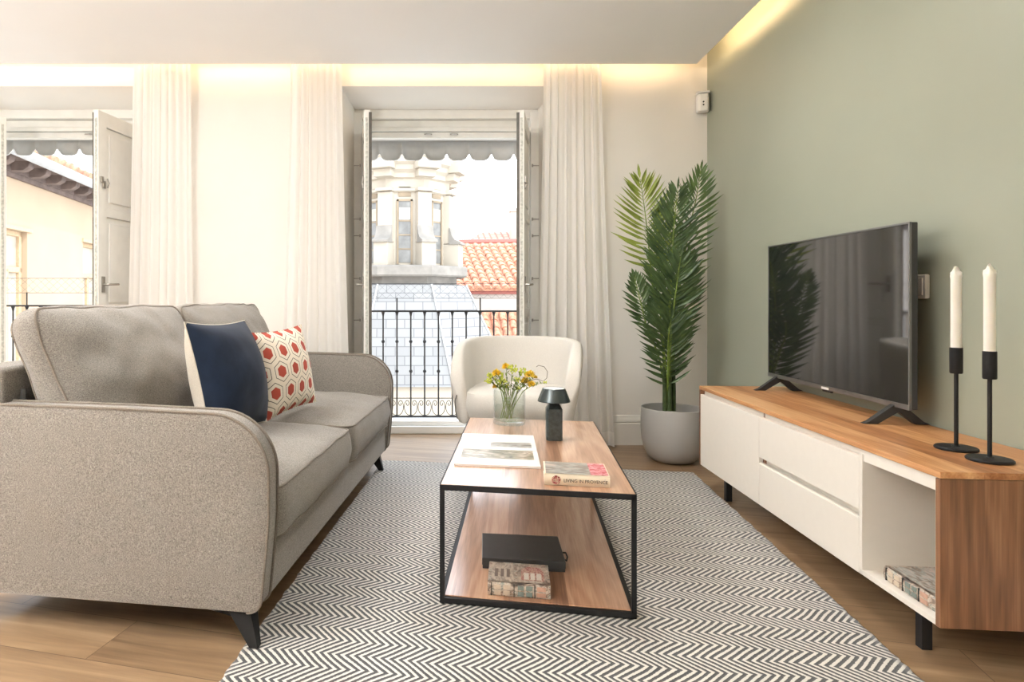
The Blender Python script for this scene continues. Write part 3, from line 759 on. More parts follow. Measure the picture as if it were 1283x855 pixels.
o_hex = throw(pp_, Matrix.Identity(4), .47, .43, .16, M['hex'], M['hex'], ('front_cover', 'back_cover'), 2)
for ch in list(pp_.children):
    ch.matrix_local = Matrix.Translation(Vector((-.035, 0, .205)) * K) @ upright(11, -14, 3)
# ============================================================ coffee table
TA = R(10.3)
TO = Vector((.128, 2.363, 0)); TW, TL, TZ = .688, 1.367, .446
def tabW(x, y, z=0): return TO + Vector((x * math.cos(TA) + y * math.sin(TA), -x * math.sin(TA) + y * math.cos(TA), z))
tb = empty('coffee_table', TO, -TA, 'rectangular walnut coffee table with black steel frame and low shelf on the rug', 'table')
q = .017; z0 = .0120
f = MB()
f.box(0, TW, 0, q, TZ - .022, TZ - .001); f.box(0, TW, TL - q, TL, TZ - .022, TZ - .001)
f.box(0, q, q, TL - q, TZ - .022, TZ - .001); f.box(TW - q, TW, q, TL - q, TZ - .022, TZ - .001)
f.build('top_frame', M['blackmetal'], tb, bevel=.0015)
f = MB()
f.box(0, TW, 0, q, z0, z0 + .020); f.box(0, TW, TL - q, TL, z0, z0 + .020)
f.box(0, q, q, TL - q, z0, z0 + .020); f.box(TW - q, TW, q, TL - q, z0, z0 + .020)
f.build('bottom_frame', M['blackmetal'], tb, bevel=.0015)
for x in (0, TW - q):
    for y in (0, TL - q):
        f = MB(); f.box(x, x + q, y, y + q, z0 + .0, TZ - .002); f.build('leg', M['blackmetal'], tb, bevel=.0015)
f = MB(); f.box(.004, TW - .004, .004, TL - .004, TZ - .008, TZ); f.build('tabletop', M['table_wood'], tb, bevel=.001)
f = MB(); f.box(q, TW - q, q, TL - q, z0 + .010, z0 + .024); f.build('shelf', M['table_wood'], tb, bevel=.001)

def book(name, loc, rz, w, d, t, cover_mats, label, group=None, cat='book', spine='-y', parent=None):
    """closed book lying flat: spine along its near long edge, origin at near left bottom corner"""
    b = empty(name, loc, rz, label, cat, group)
    ct = .0028
    c = MB()
    # cover wraps three sides: bottom, spine (rounded), top
    c.box(0, w, 0, d, 0, ct, 0); c.box(0, w, 0, d, t - ct, t, 1)
    m1 = c.build('cover', cover_mats[:2], b, bevel=.0008)
    s = MB(); pr = [(0.004, 0), (-.002, t * .12), (-.004, t * .5), (-.002, t * .88), (.004, t), (.009, t), (.009, 0)]
    s.prism(pr, 'x', 0, w); s.build('spine', cover_mats[2], b, ang=50)
    g = MB(); g.box(.004, w - .004, .008, d - .005, ct, t - ct); g.build('page_block', M['paperedge'], b)
    return b
def text_mesh(name, s, size, mat, parent, loc, rotm, align='LEFT', depth=.0003):
    cu = bpy.data.curves.new(name, 'FONT'); cu.body = s; cu.size = size * K; cu.extrude = depth; cu.align_x = align; cu.align_y = 'CENTER'
    to = bpy.data.objects.new(name + '_tmp', cu); COL.objects.link(to)
    dg = bpy.context.evaluated_depsgraph_get(); dg.update()
    me = bpy.data.meshes.new_from_object(to.evaluated_get(dg)); me.name = name
    bpy.data.objects.remove(to); me.materials.clear(); me.materials.append(mat)
    o = bpy.data.objects.new(name, me); COL.objects.link(o); o.parent = parent
    o.matrix_local = Matrix.Translation(Vector(loc) * K) @ rotm
    return o
p = onz(682, 607.5, TZ)
bk = book('book', (p.x, p.y, TZ + .0005), -TA - R(.5), .230, .185, .040, [M['cream_cover'], M['cream_cover'], M['cream_cover']],
          'cream hardback with a picture cover and LIVING IN PROVENCE on its spine, on the tabletop')
text_mesh('spine_title', 'LIVING IN PROVENCE', .0165, M['black'], bk, (.068, -.0048, .0185), rot(90, 'X')).scale = (.96, 1, 1)
text_mesh('spine_imprint', 'maison', .0075, M['black'], bk, (.211, -.0048, .012), rot(90, 'X') @ rot(90, 'Z')) if False else None
im = MB(); im.lathe([(0, 0), (.0165, 0), (.0165, .0006), (0, .0006)], 24, M=T((.042, -.0040, .0195)) @ rot(90, 'X')); im.build('spine_emblem', M['bloom_print'], bk)
im = MB(); im.box(.203, .2035, -.0050, -.004, .006, .034); im.box(.210, .214, -.0050, -.0042, .008, .032); im.build('spine_small_print', M['paperedge'], bk)
im = MB(); im.box(.006, .165, .010, .178, .040, .0408); im.build('cover_photo', M['photo_grey'], bk)
im = MB(); im.box(.165, .226, .010, .178, .040, .0409); im.build('cover_panel', M['red_print'], bk)

# open magazine
p = onz(569, 582, TZ + .006)
mg = empty('magazine', (p.x, p.y, TZ + .0005), -R(8.5), 'open glossy white magazine with a landscape photograph lying beside the vase', 'magazine')
def pagefn(y0, y1, top):
    def fn(u, v):
        yy = y0 + (y1 - y0) * v; k = abs(v - (1 if y0 < .2 else 0))
        return (u * .345, yy, top * (1 - .75 * math.exp(-((1 - abs(2 * ((yy) / .60) - 1)) * 0 + (1 - k)) * 0 - ((.30 - abs(yy - .30)) / .30) * 0)) if False else top)
    return fn
for (y0, y1, nm) in ((0, .298, 'near_page'), (.302, .60, 'far_page')):
    m_ = MB()
    def topz(y): return .009 - .006 * math.exp(-abs(y - .30) / .02)
    nseg = 12; ys = [y0 + (y1 - y0) * i / nseg for i in range(nseg + 1)]
    pr = [(y, topz(y)) for y in ys] + [(y1, 0), (y0, 0)]
    m_.prism(pr, 'x', 0, .345); o = m_.build('magazine_page', M['paper'], mg, ang=40)
    m_ = MB()
    if y0 == 0: rx0, rx1, ry0, ry1 = .02, .325, .105, .27
    else: rx0, rx1, ry0, ry1 = .14, .325, .33, .42
    m_.prism([(y, topz(y) + .0006) for y in [ry0 + (ry1 - ry0) * i / 6 for i in range(7)]] + [(ry1, topz(ry1) - .001), (ry0, topz(ry0) - .001)], 'x', rx0, rx1)
    m_.build('printed_photo', M['photo_warm'] if y0 == 0 else M['photo_grey'], o)

# vase with flowers
p = onz(638, 531, TZ); VX, VY = p.x, p.y
vs_ = empty('vase', (VX, VY, TZ), 0, 'clear glass cylinder vase half full of water on the coffee table', 'vase')
m_ = MB(); m_.lathe([(0, .0005), (.082, .0005), (.087, .006), (.087, .184), (.0845, .186), (.082, .184), (.082, .022), (0, .020)], 48); m_.build('glass_cylinder', M['glass'], vs_, ang=50)
m_ = MB(); m_.lathe([(0, .0215), (.0815, .0225), (.0815, .098), (0, .098)], 48); m_.build('water', M['water'], vs_, ang=40)
rnd = random.Random(11)
fl_specs = [  # px,py of each bloom head (height), colour, size
 (616, 473, 'lime', .020), (622, 468, 'yellow', .020), (627, 471, 'lime', .018), (612, 478, 'lime', .016), (634, 460, 'yellow', .019), (642, 463, 'lime', .021),
 (655, 466, 'lime', .018), (664, 470, 'yellow', .022), (658, 478, 'yellow', .020), (666, 482, 'yellow', .018), (630, 478, 'lime', .016), (620, 485, 'yellow', .012), (648, 476, 'lime', .013), (683, 480, 'lime', .008), (636, 484, 'lime', .010), (650, 488, 'lime', .010), (625, 480, 'lime', .014), (671, 473, 'yellow', .010)]
for i, (px, py, cn, sz) in enumerate(fl_specs):
    dy = rnd.uniform(-.06, .06); hp = at(px, py, VY + dy)
    sz *= 1.35
    kind = 'yellow' if cn == 'yellow' else 'lime green'
    fe = empty('flower_stem', (VX, VY, TZ + .03), 0, None, 'flower', 'cut flowers in the glass vase')
    fe['label'] = {'yellow': 'yellow round blossom on a thin green stem in the glass vase', 'lime': 'lime green budding sprig on a thin stem in the glass vase'}[cn]
    o0 = Vector((VX, VY, TZ + .03)); a = rnd.uniform(0, 6.28)
    foot = Vector((-.025 + rnd.uniform(-.03, .04), rnd.uniform(-.03, .03), 0)); neck = Vector(((px - 638) * .0016, dy * .5, .13 + rnd.uniform(0, .02)))
    hd = hp - o0
    pts = [foot.lerp(neck, t_) + Vector((rnd.uniform(-.002, .002),) * 3) for t_ in (0, .33, .66)] + [neck.lerp(hd, t_) + Vector((0, 0, .012 * math.sin(t_ * PI))) for t_ in (0, .33, .66, 1)]
    m_ = MB(); m_.tube(pts, [.0021] * 4 + [.0017, .0015, .0013], 5)
    # leaflets / small side sprigs along the upper stem
    for k in range(7):
        t_ = .15 + .8 * k / 7; c = neck.lerp(hd, t_); w_ = rnd.uniform(0, 6.28)
        e = c + Vector((math.cos(w_) * .028, math.sin(w_) * .028, .022))
        s_ = Vector((-math.sin(w_), math.cos(w_), 0)) * .0045; md_ = (c + e) / 2 + Vector((0, 0, .003))
        m_.add([c, md_ + s_, e, md_ - s_], [(0, 1, 2, 3)])
    m_.build('stem', M['stemgreen'], fe, weld=False)
    m_ = MB()
    if cn == 'yellow':
        for k in range(34):   # petals on a dome
            z_ = 1 - 1.5 * k / 34; rr = math.sqrt(max(0, 1 - z_ * z_)); w_ = k * 2.4
            d_ = Vector((rr * math.cos(w_), rr * math.sin(w_), z_)); tq = d_.orthogonal().normalized() * sz * .22; bq = d_.cross(tq).normalized() * sz * .22
            c = hd + d_ * sz * .55; e = hd + d_ * sz * (1.0 + rnd.uniform(-.1, .15))
            m_.add([hd + d_ * sz * .2, c + tq, e, c - tq, c + bq, c - bq], [(0, 1, 2, 3), (0, 4, 2, 5)])
        m_.build('blossom', M['yellow'], fe, weld=False)
    else:
        for k in range(26):
            d_ = Vector((rnd.gauss(0, 1), rnd.gauss(0, 1), rnd.gauss(.3, .8))).normalized(); c = hd + d_ * sz * rnd.uniform(.5, 1.05); r_ = sz * .2
            m_.add([c + Vector(v_) * r_ for v_ in ((1,0,0),(-1,0,0),(0,1,0),(0,-1,0),(0,0,1.5),(0,0,-1.5))], [(0,2,4),(2,1,4),(1,3,4),(3,0,4),(2,0,5),(1,2,5),(3,1,5),(0,3,5)])
        m_.build('blossom', M['lime'], fe, weld=False)
# one thin dry tendril arching to the right
fe = empty('dry_tendril', (VX, VY, TZ + .03), 0, 'thin dark curled tendril arching right out of the glass vase', 'twig')
o0 = Vector((VX, VY, TZ + .03)); pts = [at(x_, y_, VY) - o0 for x_, y_ in ((636, 520), (646, 496), (660, 478), (672, 475), (681, 478), (685, 474), (686, 466), (682, 460), (675, 458), (672, 460))]
m_ = MB(); m_.tube(pts, [.002] * 4 + [.0016] * 6, 5); m_.build('stem', plain('dry_brown_stem', (.10, .085, .05), .7), fe)

# portable table lamp
p = onz(694, 551, TZ); LX, LY = p.x, p.y
lp = empty('table_lamp', (LX, LY, TZ + .0005), R(-8), 'small dark green-grey portable lamp with a drum shade on the coffee table', 'lamp')
m_ = MB()
def sq(w_, z_, c_): return [(x_, y_, z_) for x_, y_ in ((-w_ + c_, -w_), (w_ - c_, -w_), (w_, -w_ + c_), (w_, w_ - c_), (w_ - c_, w_), (-w_ + c_, w_), (-w_, w_ - c_), (-w_, -w_ + c_))]
rings = [sq(.037, 0, .009), sq(.038, .002, .009), sq(.038, .150, .009), sq(.024, .176, .006), sq(.024, .190, .006)]
vs = [v for r_ in rings for v in r_]; fs = [tuple(range(8))[::-1], tuple(range(32, 40))]
for i in range(4):
    for k in range(8): fs.append((i * 8 + k, i * 8 + (k + 1) % 8, (i + 1) * 8 + (k + 1) % 8, (i + 1) * 8 + k))
m_.add(vs, fs); m_.build('lamp_body', M['lampbody'], lp, bevel=.0015, ang=20)
m_ = MB(); m_.lathe([(.074, .186), (.077, .184), (.0775, .188), (.0545, .246), (.052, .248), (.050, .246), (.072, .192)], 48); m_.build('lamp_shade', M['lamp'], lp, ang=12)
m_ = MB(); m_.lathe([(0, .244), (.0505, .244), (.0505, .247), (0, .247)], 40); m_.build('shade_disc', M['lampdisc'], lp)
m_ = MB(); m_.lathe([(0, .190), (.071, .190), (.071, .194), (0, .194)], 40); m_.build('diffuser', M['lampdisc'], lp)

# things on the lower shelf
ZS = z0 + .024
p = onz(604, 713, ZS)
bx = empty('storage_box', (p.x, p.y, ZS + .0005), -R(7), 'flat dark grey box with a ribbon tab on the low shelf of the coffee table', 'box')
m_ = MB(); m_.box(.002, .328, .002, .278, 0, .020); m_.build('box_base', M['blackbox'], bx, bevel=.002)
m_ = MB(); m_.box(0, .330, 0, .280, .014, .044); m_.build('lid', M['blackbox'], bx, bevel=.003)
m_ = MB(); m_.tube([(.329, .14, .026), (.345, .13, .030), (.350, .11, .020), (.344, .09, .012), (.329, .085, .022)], .0035, 5); m_.build('ribbon_tab', M['black'], bx)
p = onz(611, 746, ZS)
dk = M['photo_door']
b2 = book('book', (p.x, p.y, ZS + .0005), -R(9.5), .226, .185, .050, [dk, dk, dk], 'thick book with a building-front cover before the grey box on the low shelf')
def door_prints(b, w_, t_, sy=-.0045):
    blocks = [(.02, .085), (.105, .165), (.172, .215)]
    k = 0
    for a_, c_ in blocks:
        im = MB(); ww = (c_ - a_)
        nc = 2 if ww > .05 else 1
        for i in range(nc):
            for j in range(2):
                x_a = a_ + ww * (i + .12) / nc; x_b = a_ + ww * (i + .85) / nc
                im.box(x_a, x_b, sy - .0005, sy + .004, t_ * (.12 + .42 * j), t_ * (.44 + .42 * j))
        im.build('printed_window', plain('printed_facade_%d' % k, [sr(206, 190, 170), sr(120, 132, 126), sr(188, 150, 130)][k], .3, var=.1, scale=80), b); k += 1
    for x_ in (.0125, .094, .168):
        im = MB(); im.box(x_, x_ + .003, sy - .0007, sy + .004, .002, t_ - .002)
        im.build('printed_frame', M['black'], b)
door_prints(b2, .226, .050)
im = MB(); im.box(.012, .095, .012, .172, .050, .0506); im.box(.108, .215, .012, .172, .050, .0506); im.build('cover_photo', cover_mat('stone_facade_print', [(0, sr(90, 82, 74)), (.35, sr(150, 138, 124)), (.6, sr(184, 172, 158)), (1, sr(205, 195, 180))], (60, 22, 10), 6), b2)
im = MB(); im.prism([(.122, .030), (.205, .030), (.205, .110)] + arc(.1635, .110, .0415, .045, 0, 180, 10)[1:], 'z', .0502, .0509); im.build('printed_arch', M['bloom_print'], b2)
for k_, (xa_, xb_) in enumerate(((.132, .150), (.156, .172), (.178, .196))):
    im = MB(); im.box(xa_, xb_, .036, .095, .0505, .0512); im.build('printed_door', M['paperedge'], b2)
for k_ in range(3):
    im = MB(); im.box(.024 + .022 * k_, .036 + .022 * k_, .05, .12, .0503, .0509); im.build('printed_shutter', M['brownwood'], b2)

# ============================================================ media cabinet
CA = R(4.9)
CO = Vector((1.58, 1.907, 0)); CL, CD = 1.93, .485; CZ0, CZ1 = .150, .612
cb = empty('media_cabinet', CO, -CA, 'long low media cabinet with walnut top and cream drawer fronts along the green wall', 'cabinet')
def cabW(x, y, z=0): return CO + Vector((x * math.cos(CA) + y * math.sin(CA), -x * math.sin(CA) + y * math.cos(CA), z))
t_ = .020
m_ = MB(); m_.box(0, CD, 0, CL, CZ1 - t_, CZ1); m_.build('top_panel', M['cab_wood'], cb, bevel=.0015)
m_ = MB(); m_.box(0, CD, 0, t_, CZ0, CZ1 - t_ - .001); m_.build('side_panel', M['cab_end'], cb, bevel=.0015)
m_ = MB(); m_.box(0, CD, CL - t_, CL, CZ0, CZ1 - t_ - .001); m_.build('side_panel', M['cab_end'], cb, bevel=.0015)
m_ = MB(); m_.box(.022, CD, t_, CL - t_, CZ0 + .001, CZ0 + .018); m_.box(.0, .022, t_, .387, CZ0 + .001, CZ0 + .018); m_.build('bottom_panel', M['cream'], cb, bevel=.001)
m_ = MB(); m_.box(CD - .012, CD - .002, t_, CL - t_, CZ0 + .018, CZ1 - t_); m_.build('back_panel', M['creamin'], cb)
# recessed rail under the top (finger groove)
m_ = MB(); m_.box(.024, .045, .387, CL - t_, CZ1 - .075, CZ1 - t_); m_.box(.006, .045, t_, .387, CZ1 - .062, CZ1 - t_); m_.build('groove_rail', M['cream'], cb, bevel=.001)
m_ = MB(); m_.box(.0, CD - .012, .372, .390, CZ0 + .001, CZ1 - .036); m_.build('divider', M['cream'], cb, bevel=.001)
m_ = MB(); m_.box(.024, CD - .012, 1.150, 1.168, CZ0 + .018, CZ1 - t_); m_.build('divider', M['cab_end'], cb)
m_ = MB(); m_.box(.008, CD - .012, t_, t_ + .012, CZ0 + .018, CZ1 - .062); m_.build('niche_liner', M['cream'], cb, bevel=.001)
m_ = MB(); m_.box(.0, .020, 1.163, CL - t_ - .001, CZ0, CZ1 - .047); m_.build('door', M['cream'], cb, bevel=.0015)
ZM = .372
m_ = MB(); m_.box(.0, .020, .3915, 1.160, CZ0, ZM - .026); o = m_.build('drawer', M['cream'], cb, bevel=.0015)
m_ = MB(); m_.box(.004, .020, .3915, 1.160, ZM - .034, ZM - .022); m_.build('grip_edge', M['cream'], o)
m_ = MB(); m_.box(.0, .020, .3915, 1.160, ZM + .003, CZ1 - .047); o = m_.build('drawer', M['cream'], cb, bevel=.0015)
m_ = MB(); m_.box(.030, .040, .3915, 1.160, ZM - .04, ZM + .02); m_.build('groove_rail', M['cream'], cb)
for x in (.06, .39):
    for y in (.165, 1.69):
        m_ = MB(); m_.box(x, x + .032, y, y + .032, .0, CZ0 + .001); m_.build('leg', M['blackmetal'], cb, bevel=.002)
# book in the open niche: its spine along the front
p = cabW(.030, .30, CZ0 + .0185)
b3 = book('book', p, -CA - R(90), .250, .215, .046, [dk, dk, dk], 'thick book with a photographic cover lying in the open niche of the cabinet')
door_prints(b3, .25, .046)
im = MB(); im.box(.012, .12, .012, .20, .046, .0466); im.box(.13, .24, .012, .20, .046, .0466); im.build('cover_photo', M['photo_grey'], b3)

# ============================================================ television
near = Vector((1.995, 2.549, 0)); far = Vector((2.095, 3.72, 0)); dv = far - near; TVW = dv.length; tva = math.atan2(dv.x, dv.y)
tv = empty('television', near + Vector((0, 0, CZ1 + .0008)), -tva, 'large flat black television on two splayed feet on the walnut cabinet', 'television')
a0, a1 = .072, .815    # screen body heights above the cabinet top
m_ = MB(); m_.box(.0, .028, 0, TVW, a0, a1); m_.build('tv_back', M['tvplastic'], tv, bevel=.004)
m_ = MB(); m_.box(.024, .058, .12, TVW - .12, a0 + .02, a0 + .45); m_.build('rear_housing', M['tvplastic'], tv, bevel=.012)
m_ = MB(); m_.box(-.003, .001, .009, TVW - .009, a0 + .020, a1 - .008); m_.build('screen', M['screen'], tv)
m_ = MB(); m_.box(-.006, .006, 0, TVW, a0 - .002, a0 + .018); m_.box(-.005, .006, 0, TVW, a1 - .007, a1 + .001); m_.box(-.005, .006, 0, .007, a0, a1); m_.box(-.005, .006, TVW - .007, TVW, a0, a1)
m_.build('bezel', M['tvedge'], tv, bevel=.001)
m_ = MB(); m_.box(-.008, -.005, TVW * .5 - .03, TVW * .5 + .03, a0 + .001, a0 + .012); m_.build('badge', M['whiteplastic'], tv)
m_ = MB(); m_.box(.0, .012, TVW * .5 - .035, TVW * .5 + .035, a0 - .012, a0); m_.build('sensor_bar', M['tvplastic'], tv)
for y in (.10, TVW - .10):
    m_ = MB()
    for sx in (-1, 1):
        e = .125 if sx < 0 else .110
        pr = [(.012 - .02 * sx * 0, a0 + .012), (.012 + sx * .012, a0 + .012), (.012 + sx * (e - .012), .010), (.012 + sx * (e + .012), .0), (.012 + sx * (e - .045), .0), (.012, a0 - .022)]
        m_.prism(pr if sx > 0 else pr, 'y', y - .014, y + .014)
    m_.build('foot', M['tvplastic'], tv, bevel=.002)

# ============================================================ candlesticks
def candlestick():
    c = empty('candlestick', (0, 0, 0))
    m_ = MB(); m_.lathe([(0, 0), (.058, 0), (.060, .002), (.060, .007), (.057, .010), (.012, .011), (.010, .013), (0, .013)], 48); m_.build('base', M['blackmetal'], c, ang=40)
    m_ = MB(); m_.lathe([(.0062, .008), (.0062, .262)], 12); m_.build('stem', M['blackmetal'], c, ang=40)
    m_ = MB(); m_.lathe([(0, .258), (.0165, .258), (.0182, .262), (.0182, .345), (.0165, .346), (.0165, .335), (0, .335)], 28); m_.build('cup', M['blackmetal'], c, ang=40)
    return c
def candle():
    c = empty('candle', (0, 0, 0))
    m_ = MB(); sq_ = []
    n = 24
    prof = [(0, .336), (.0152, .336), (.0152, .578), (.0166, .590), (.0150, .596), (.0095, .600), (.0065, .612), (.0025, .621), (.0, .622)]
    m_.lathe(prof, n); 
    for i, v in enumerate(m_.v):
        if v.z > .59: m_.v[i] = v + Vector((.003 * math.sin(v.x * 300), 0, .006 * math.sin(4 * math.atan2(v.y, v.x)) * (1 if v.xy.length > .008 else 0)))
    m_.build('wax', M['candle'], c, ang=50)
    m_ = MB(); m_.tube([(0, 0, .613), (-.003, 0, .622), (-.008, 0, .620), (-.011, 0, .614)], .0012, 5); m_.build('wick', plain('pale_wick', (.5, .46, .4), .9), c)
    return c
cs, cd = candlestick(), candle()
for i, (px, py, lb, lc) in enumerate(((1198, 563.5, 'black metal candlestick nearer the television on the walnut cabinet', 'white taper candle in the candlestick nearer the television'),
                                      (1240, 578, 'black metal candlestick at the near right end of the walnut cabinet', 'white taper candle in the candlestick at the near end of the cabinet'))):
    a_, b_ = (cs, cd) if i == 0 else (copy_tree(cs), copy_tree(cd))
    p = onz(px, py, CZ1)
    for o_, l_, ct_, g_ in ((a_, lb, 'candlestick', 'black candlesticks on the cabinet'), (b_, lc, 'candle', 'white candles on the cabinet')):
        o_.location = (p + Vector((0, 0, .0005))) * K; o_.rotation_euler = (0, 0, 0 if i == 0 else .6); tag(o_, l_, ct_, g_)

# ============================================================ armchair
AC = Vector((.765, 4.33, 0))
ch = empty('armchair', AC, R(-16), 'cream upholstered tub armchair in front of the open window', 'armchair')
RX, RY = .425, .40
def plan_pt(s, off):
    # s -1..1 along the U; off: distance inwards
    L1 = .36; La = PI / 2 * (RX + RY) / 2 * 2; tot = 2 * L1 + La; d = (s + 1) / 2 * tot
    rx, ry = RX - off, RY - off
    if d < L1: return Vector((-rx, -(L1 - d), 0))
    if d > L1 + La: return Vector((rx, -(d - L1 - La), 0))
    w_ = PI - PI * (d - L1) / La
    return Vector((rx * math.cos(w_), ry * math.sin(w_), 0))
m_ = MB()
ns, nc = 72, 28
ZB_, ZTOP = .34, .862
def shellfn(u, v):
    s = -1 + 2 * u; e = abs(s)
    k = max(0, (e - .66) / .34); top = ZTOP - .075 * max(0, (e - .30) / .70) ** 1.5 - .30 * (1 - math.sqrt(max(0, 1 - k ** 2.4)))
    th = .095 * (1 - .0 * k)
    c = 2 * PI * v; cc, ss = math.cos(c), math.sin(c)
    hh = (top - ZB_) / 2; zc = (top + ZB_) / 2
    # superellipse cross-section
    ex = 2 / 5.0
    o_ = math.copysign(abs(cc) ** ex, cc); z_ = math.copysign(abs(ss) ** .35, ss)
    endr = math.sqrt(max(0, 1 - max(0, (e - .965) / .035) ** 2))
    z = zc + hh * z_
    taper = .075 * (1 - (z - ZB_) / (ZTOP - ZB_)) ** 1.6
    flare = .0
    off = th / 2 - o_ * th / 2 * endr * (1 - .25 * max(0, (z - .7) / .2)) + taper - flare
    p_ = plan_pt(s, off)
    return (p_.x, p_.y, z)
m_.grid(shellfn, ns, nc, cv=True)
m_.build('backrest', M['chair'], ch, ang=75, weld=True)
cushion('seat', ch, T((0, -.05, .455)), .325, .335, .075, .16, .03, .022, M['chair'], pipe=False, wr=.002, seed=2, n=26)
pp = MB(); pts = [(-.335, -.30, .545), (-.350, -.34, .53), (-.358, -.365, .49), (-.356, -.37, .42), (-.345, -.365, .37)]; pp.tube(pts, .004, 6); pp.build('seat_piping', plain('dark_piping', (.12, .11, .10), .7), ch)
m_ = MB(); m_.lathe([(0, .325), (.28, .325), (.30, .335), (.30, .375), (0, .375)], 32); m_.build('seat_base', M['chair'], ch)
for sx, sy in ((-1, -1), (1, -1), (-1, 1), (1, 1)):
    m_ = MB(); m_.tube([(sx * .22, sy * .20 - .03, .34), (sx * .27, sy * .26 - .03, .20), (sx * .32, sy * .32 - .03, .0165 if sy < 0 else .004)], [.013, .011, .008], 8); m_.build('leg', M['blackmetal'], ch)

# ============================================================ palm in its pot
PX, PY = 1.865, 4.50
pot = empty('plant_pot', (PX, PY, .001), 0, 'round matt grey plant pot on the floor at the end of the cabinet', 'pot')
m_ = MB(); m_.lathe([(0, .0), (.110, 0), (.135, .006), (.165, .035), (.190, .085), (.203, .15), (.209, .22), (.210, .30), (.207, .368), (.203, .371), (.199, .368), (.200, .30), (.196, .28), (0, .28)], 64); m_.build('pot_body', M['pot'], pot, ang=50)
m_ = MB(); m_.lathe([(0, .292), (.198, .286), (.198, .281), (0, .281)], 32); m_.build('soil', M['soil'], pot)
pl = empty('potted_palm', (PX - .015, PY, .285), 0, 'tall green palm with feathery fronds growing from the grey pot', 'plant')
PO = Vector((PX - .015, PY, .285))
def pxl(px, py, dy=0): return at(px, py, PY + dy) - PO
def bez(pts, n):
    # Catmull-Rom through the points
    P_ = [pts[0] * 2 - pts[1]] + pts + [pts[-1] * 2 - pts[-2]]; out = []
    for i in range(1, len(P_) - 2):
        for k in range(n):
            t = k / n; a, b, c, d = P_[i - 1], P_[i], P_[i + 1], P_[i + 2]
            out.append(.5 * ((2 * b) + (c - a) * t + (2 * a - 5 * b + 4 * c - d) * t * t + (-a + 3 * b - 3 * c + d) * t ** 3))
    out.append(pts[-1].copy()); return out
def frond(path, dys, y_start, lmax, mat, ang=(62, 22), n=26, seed=0, side=(1, 1), facing=(0, -1, 0), droop=.10, rmat=None):
    rnd = random.Random(seed)
    pts = [pxl(x_, y_, d_) for (x_, y_), d_ in zip(path, dys)]
    cur = bez(pts, 10)
    m_ = MB(); m_.tube(cur, [.0085 * (1 - .75 * i / (len(cur) - 1)) for i in range(len(cur))], 6, mi=1)
    zs = pxl(838, y_start).z
    zone = [i for i, p_ in enumerate(cur) if p_.z >= zs]
    i0, i1 = zone[0], len(cur) - 1
    fc = Vector(facing).normalized()
    for k in range(n + 1):
        t = k / n; f_ = i0 + (i1 - i0) * t; i = min(int(f_), i1 - 1); c = cur[i].lerp(cur[i + 1], f_ - i)
        tg = (cur[i + 1] - cur[i]).normalized(); sd = tg.cross(fc).normalized()
        A = R(ang[0] + (ang[1] - ang[0]) * t)
        ln = lmax * (.55 + .45 * math.sin(PI * min(1, .15 + t * .9))) * (1 - .35 * t ** 3)
        for s in ((-1, 1) if k < n else (0,)):
            if s and side[0 if s < 0 else 1] == 0: continue
            l_ = ln * rnd.uniform(.88, 1.06) * (side[0 if s < 0 else 1] if s else 1); a_ = A + R(rnd.uniform(-5, 5))
            d0 = (tg * math.cos(a_) + sd * s * math.sin(a_) + fc * rnd.uniform(.0, .28)).normalized() if s else tg
            d1 = (tg * math.cos(a_ * .72) + sd * s * math.sin(a_ * .72) - fc * rnd.uniform(-.15, .15)).normalized() if s else tg
            wv = d0.cross(fc).normalized() * .5 + fc * rnd.uniform(-.25, .25); wv.normalize(); wd = .0105
            p0 = c; p1 = c + d0 * l_ * .3; p2 = c + d0 * l_ * .3 + d0.lerp(d1, .5) * l_ * .35; p3 = p2 + d1 * l_ * .35 - Vector((0, 0, droop * l_ * .4))
            rid = -fc * wd * .35
            m_.add([p0, p1 + wv * wd, p2 + wv * wd * .85, p3, p2 - wv * wd * .85, p1 - wv * wd, p1 + rid, p2 + rid], [(0, 1, 6), (1, 2, 7, 6), (2, 3, 7), (3, 4, 7), (4, 5, 6, 7), (5, 0, 6)], 0)
    return m_.build('frond', [mat, rmat or M['stemgreen']], pl, weld=False, ang=30)
frond([(836, 505), (830, 430), (819, 370), (813, 310), (808, 265), (802, 224)], [0, .02, .05, .06, .04, 0], 335, .31, M['leaflight'], (80, 28), 21, 1)
frond([(839, 505), (844, 430), (853, 350), (863, 290), (872, 250), (878, 214)], [0, .08, .10, .08, .06, .04], 345, .26, M['leafmid'], (70, 26), 22, 2)
frond([(837, 505), (838, 420), (841, 350), (844, 290), (849, 238)], [0, -.05, -.08, -.10, -.09], 385, .31, M['leafdark'], (64, 34), 30, 3)
frond([(838, 505), (840, 440), (844, 390), (849, 350), (853, 322)], [0, -.08, -.13, -.15, -.14], 425, .29, M['leafdark'], (64, 34), 24, 4)
frond([(835, 505), (826, 450), (811, 411), (803, 380), (794, 345)], [0, .0, -.02, -.04, -.05], 408, .17, M['leafdark'], (62, 24), 16, 5)
frond([(837, 505), (837, 450), (838, 420), (841, 400)], [0, -.10, -.17, -.19], 482, .26, M['leafdark'], (66, 34), 20, 6)
frond([(834, 505), (830, 430), (826, 370), (821, 318)], [0, .10, .12, .12], 440, .24, M['leafmid'], (70, 34), 22, 7)
frond([(840, 505), (846, 430), (855, 370), (862, 318)], [0, .12, .14, .14], 440, .24, M['leafdark'], (68, 34), 22, 8)
frond([(836, 505), (833, 450), (829, 410), (824, 372)], [0, -.03, -.05, -.04], 475, .24, M['leafdark'], (76, 40), 20, 9)
frond([(838, 505), (842, 450), (847, 410), (851, 380)], [0, -.01, -.03, .0], 470, .18, M['leafdark'], (64, 35), 20, 10)
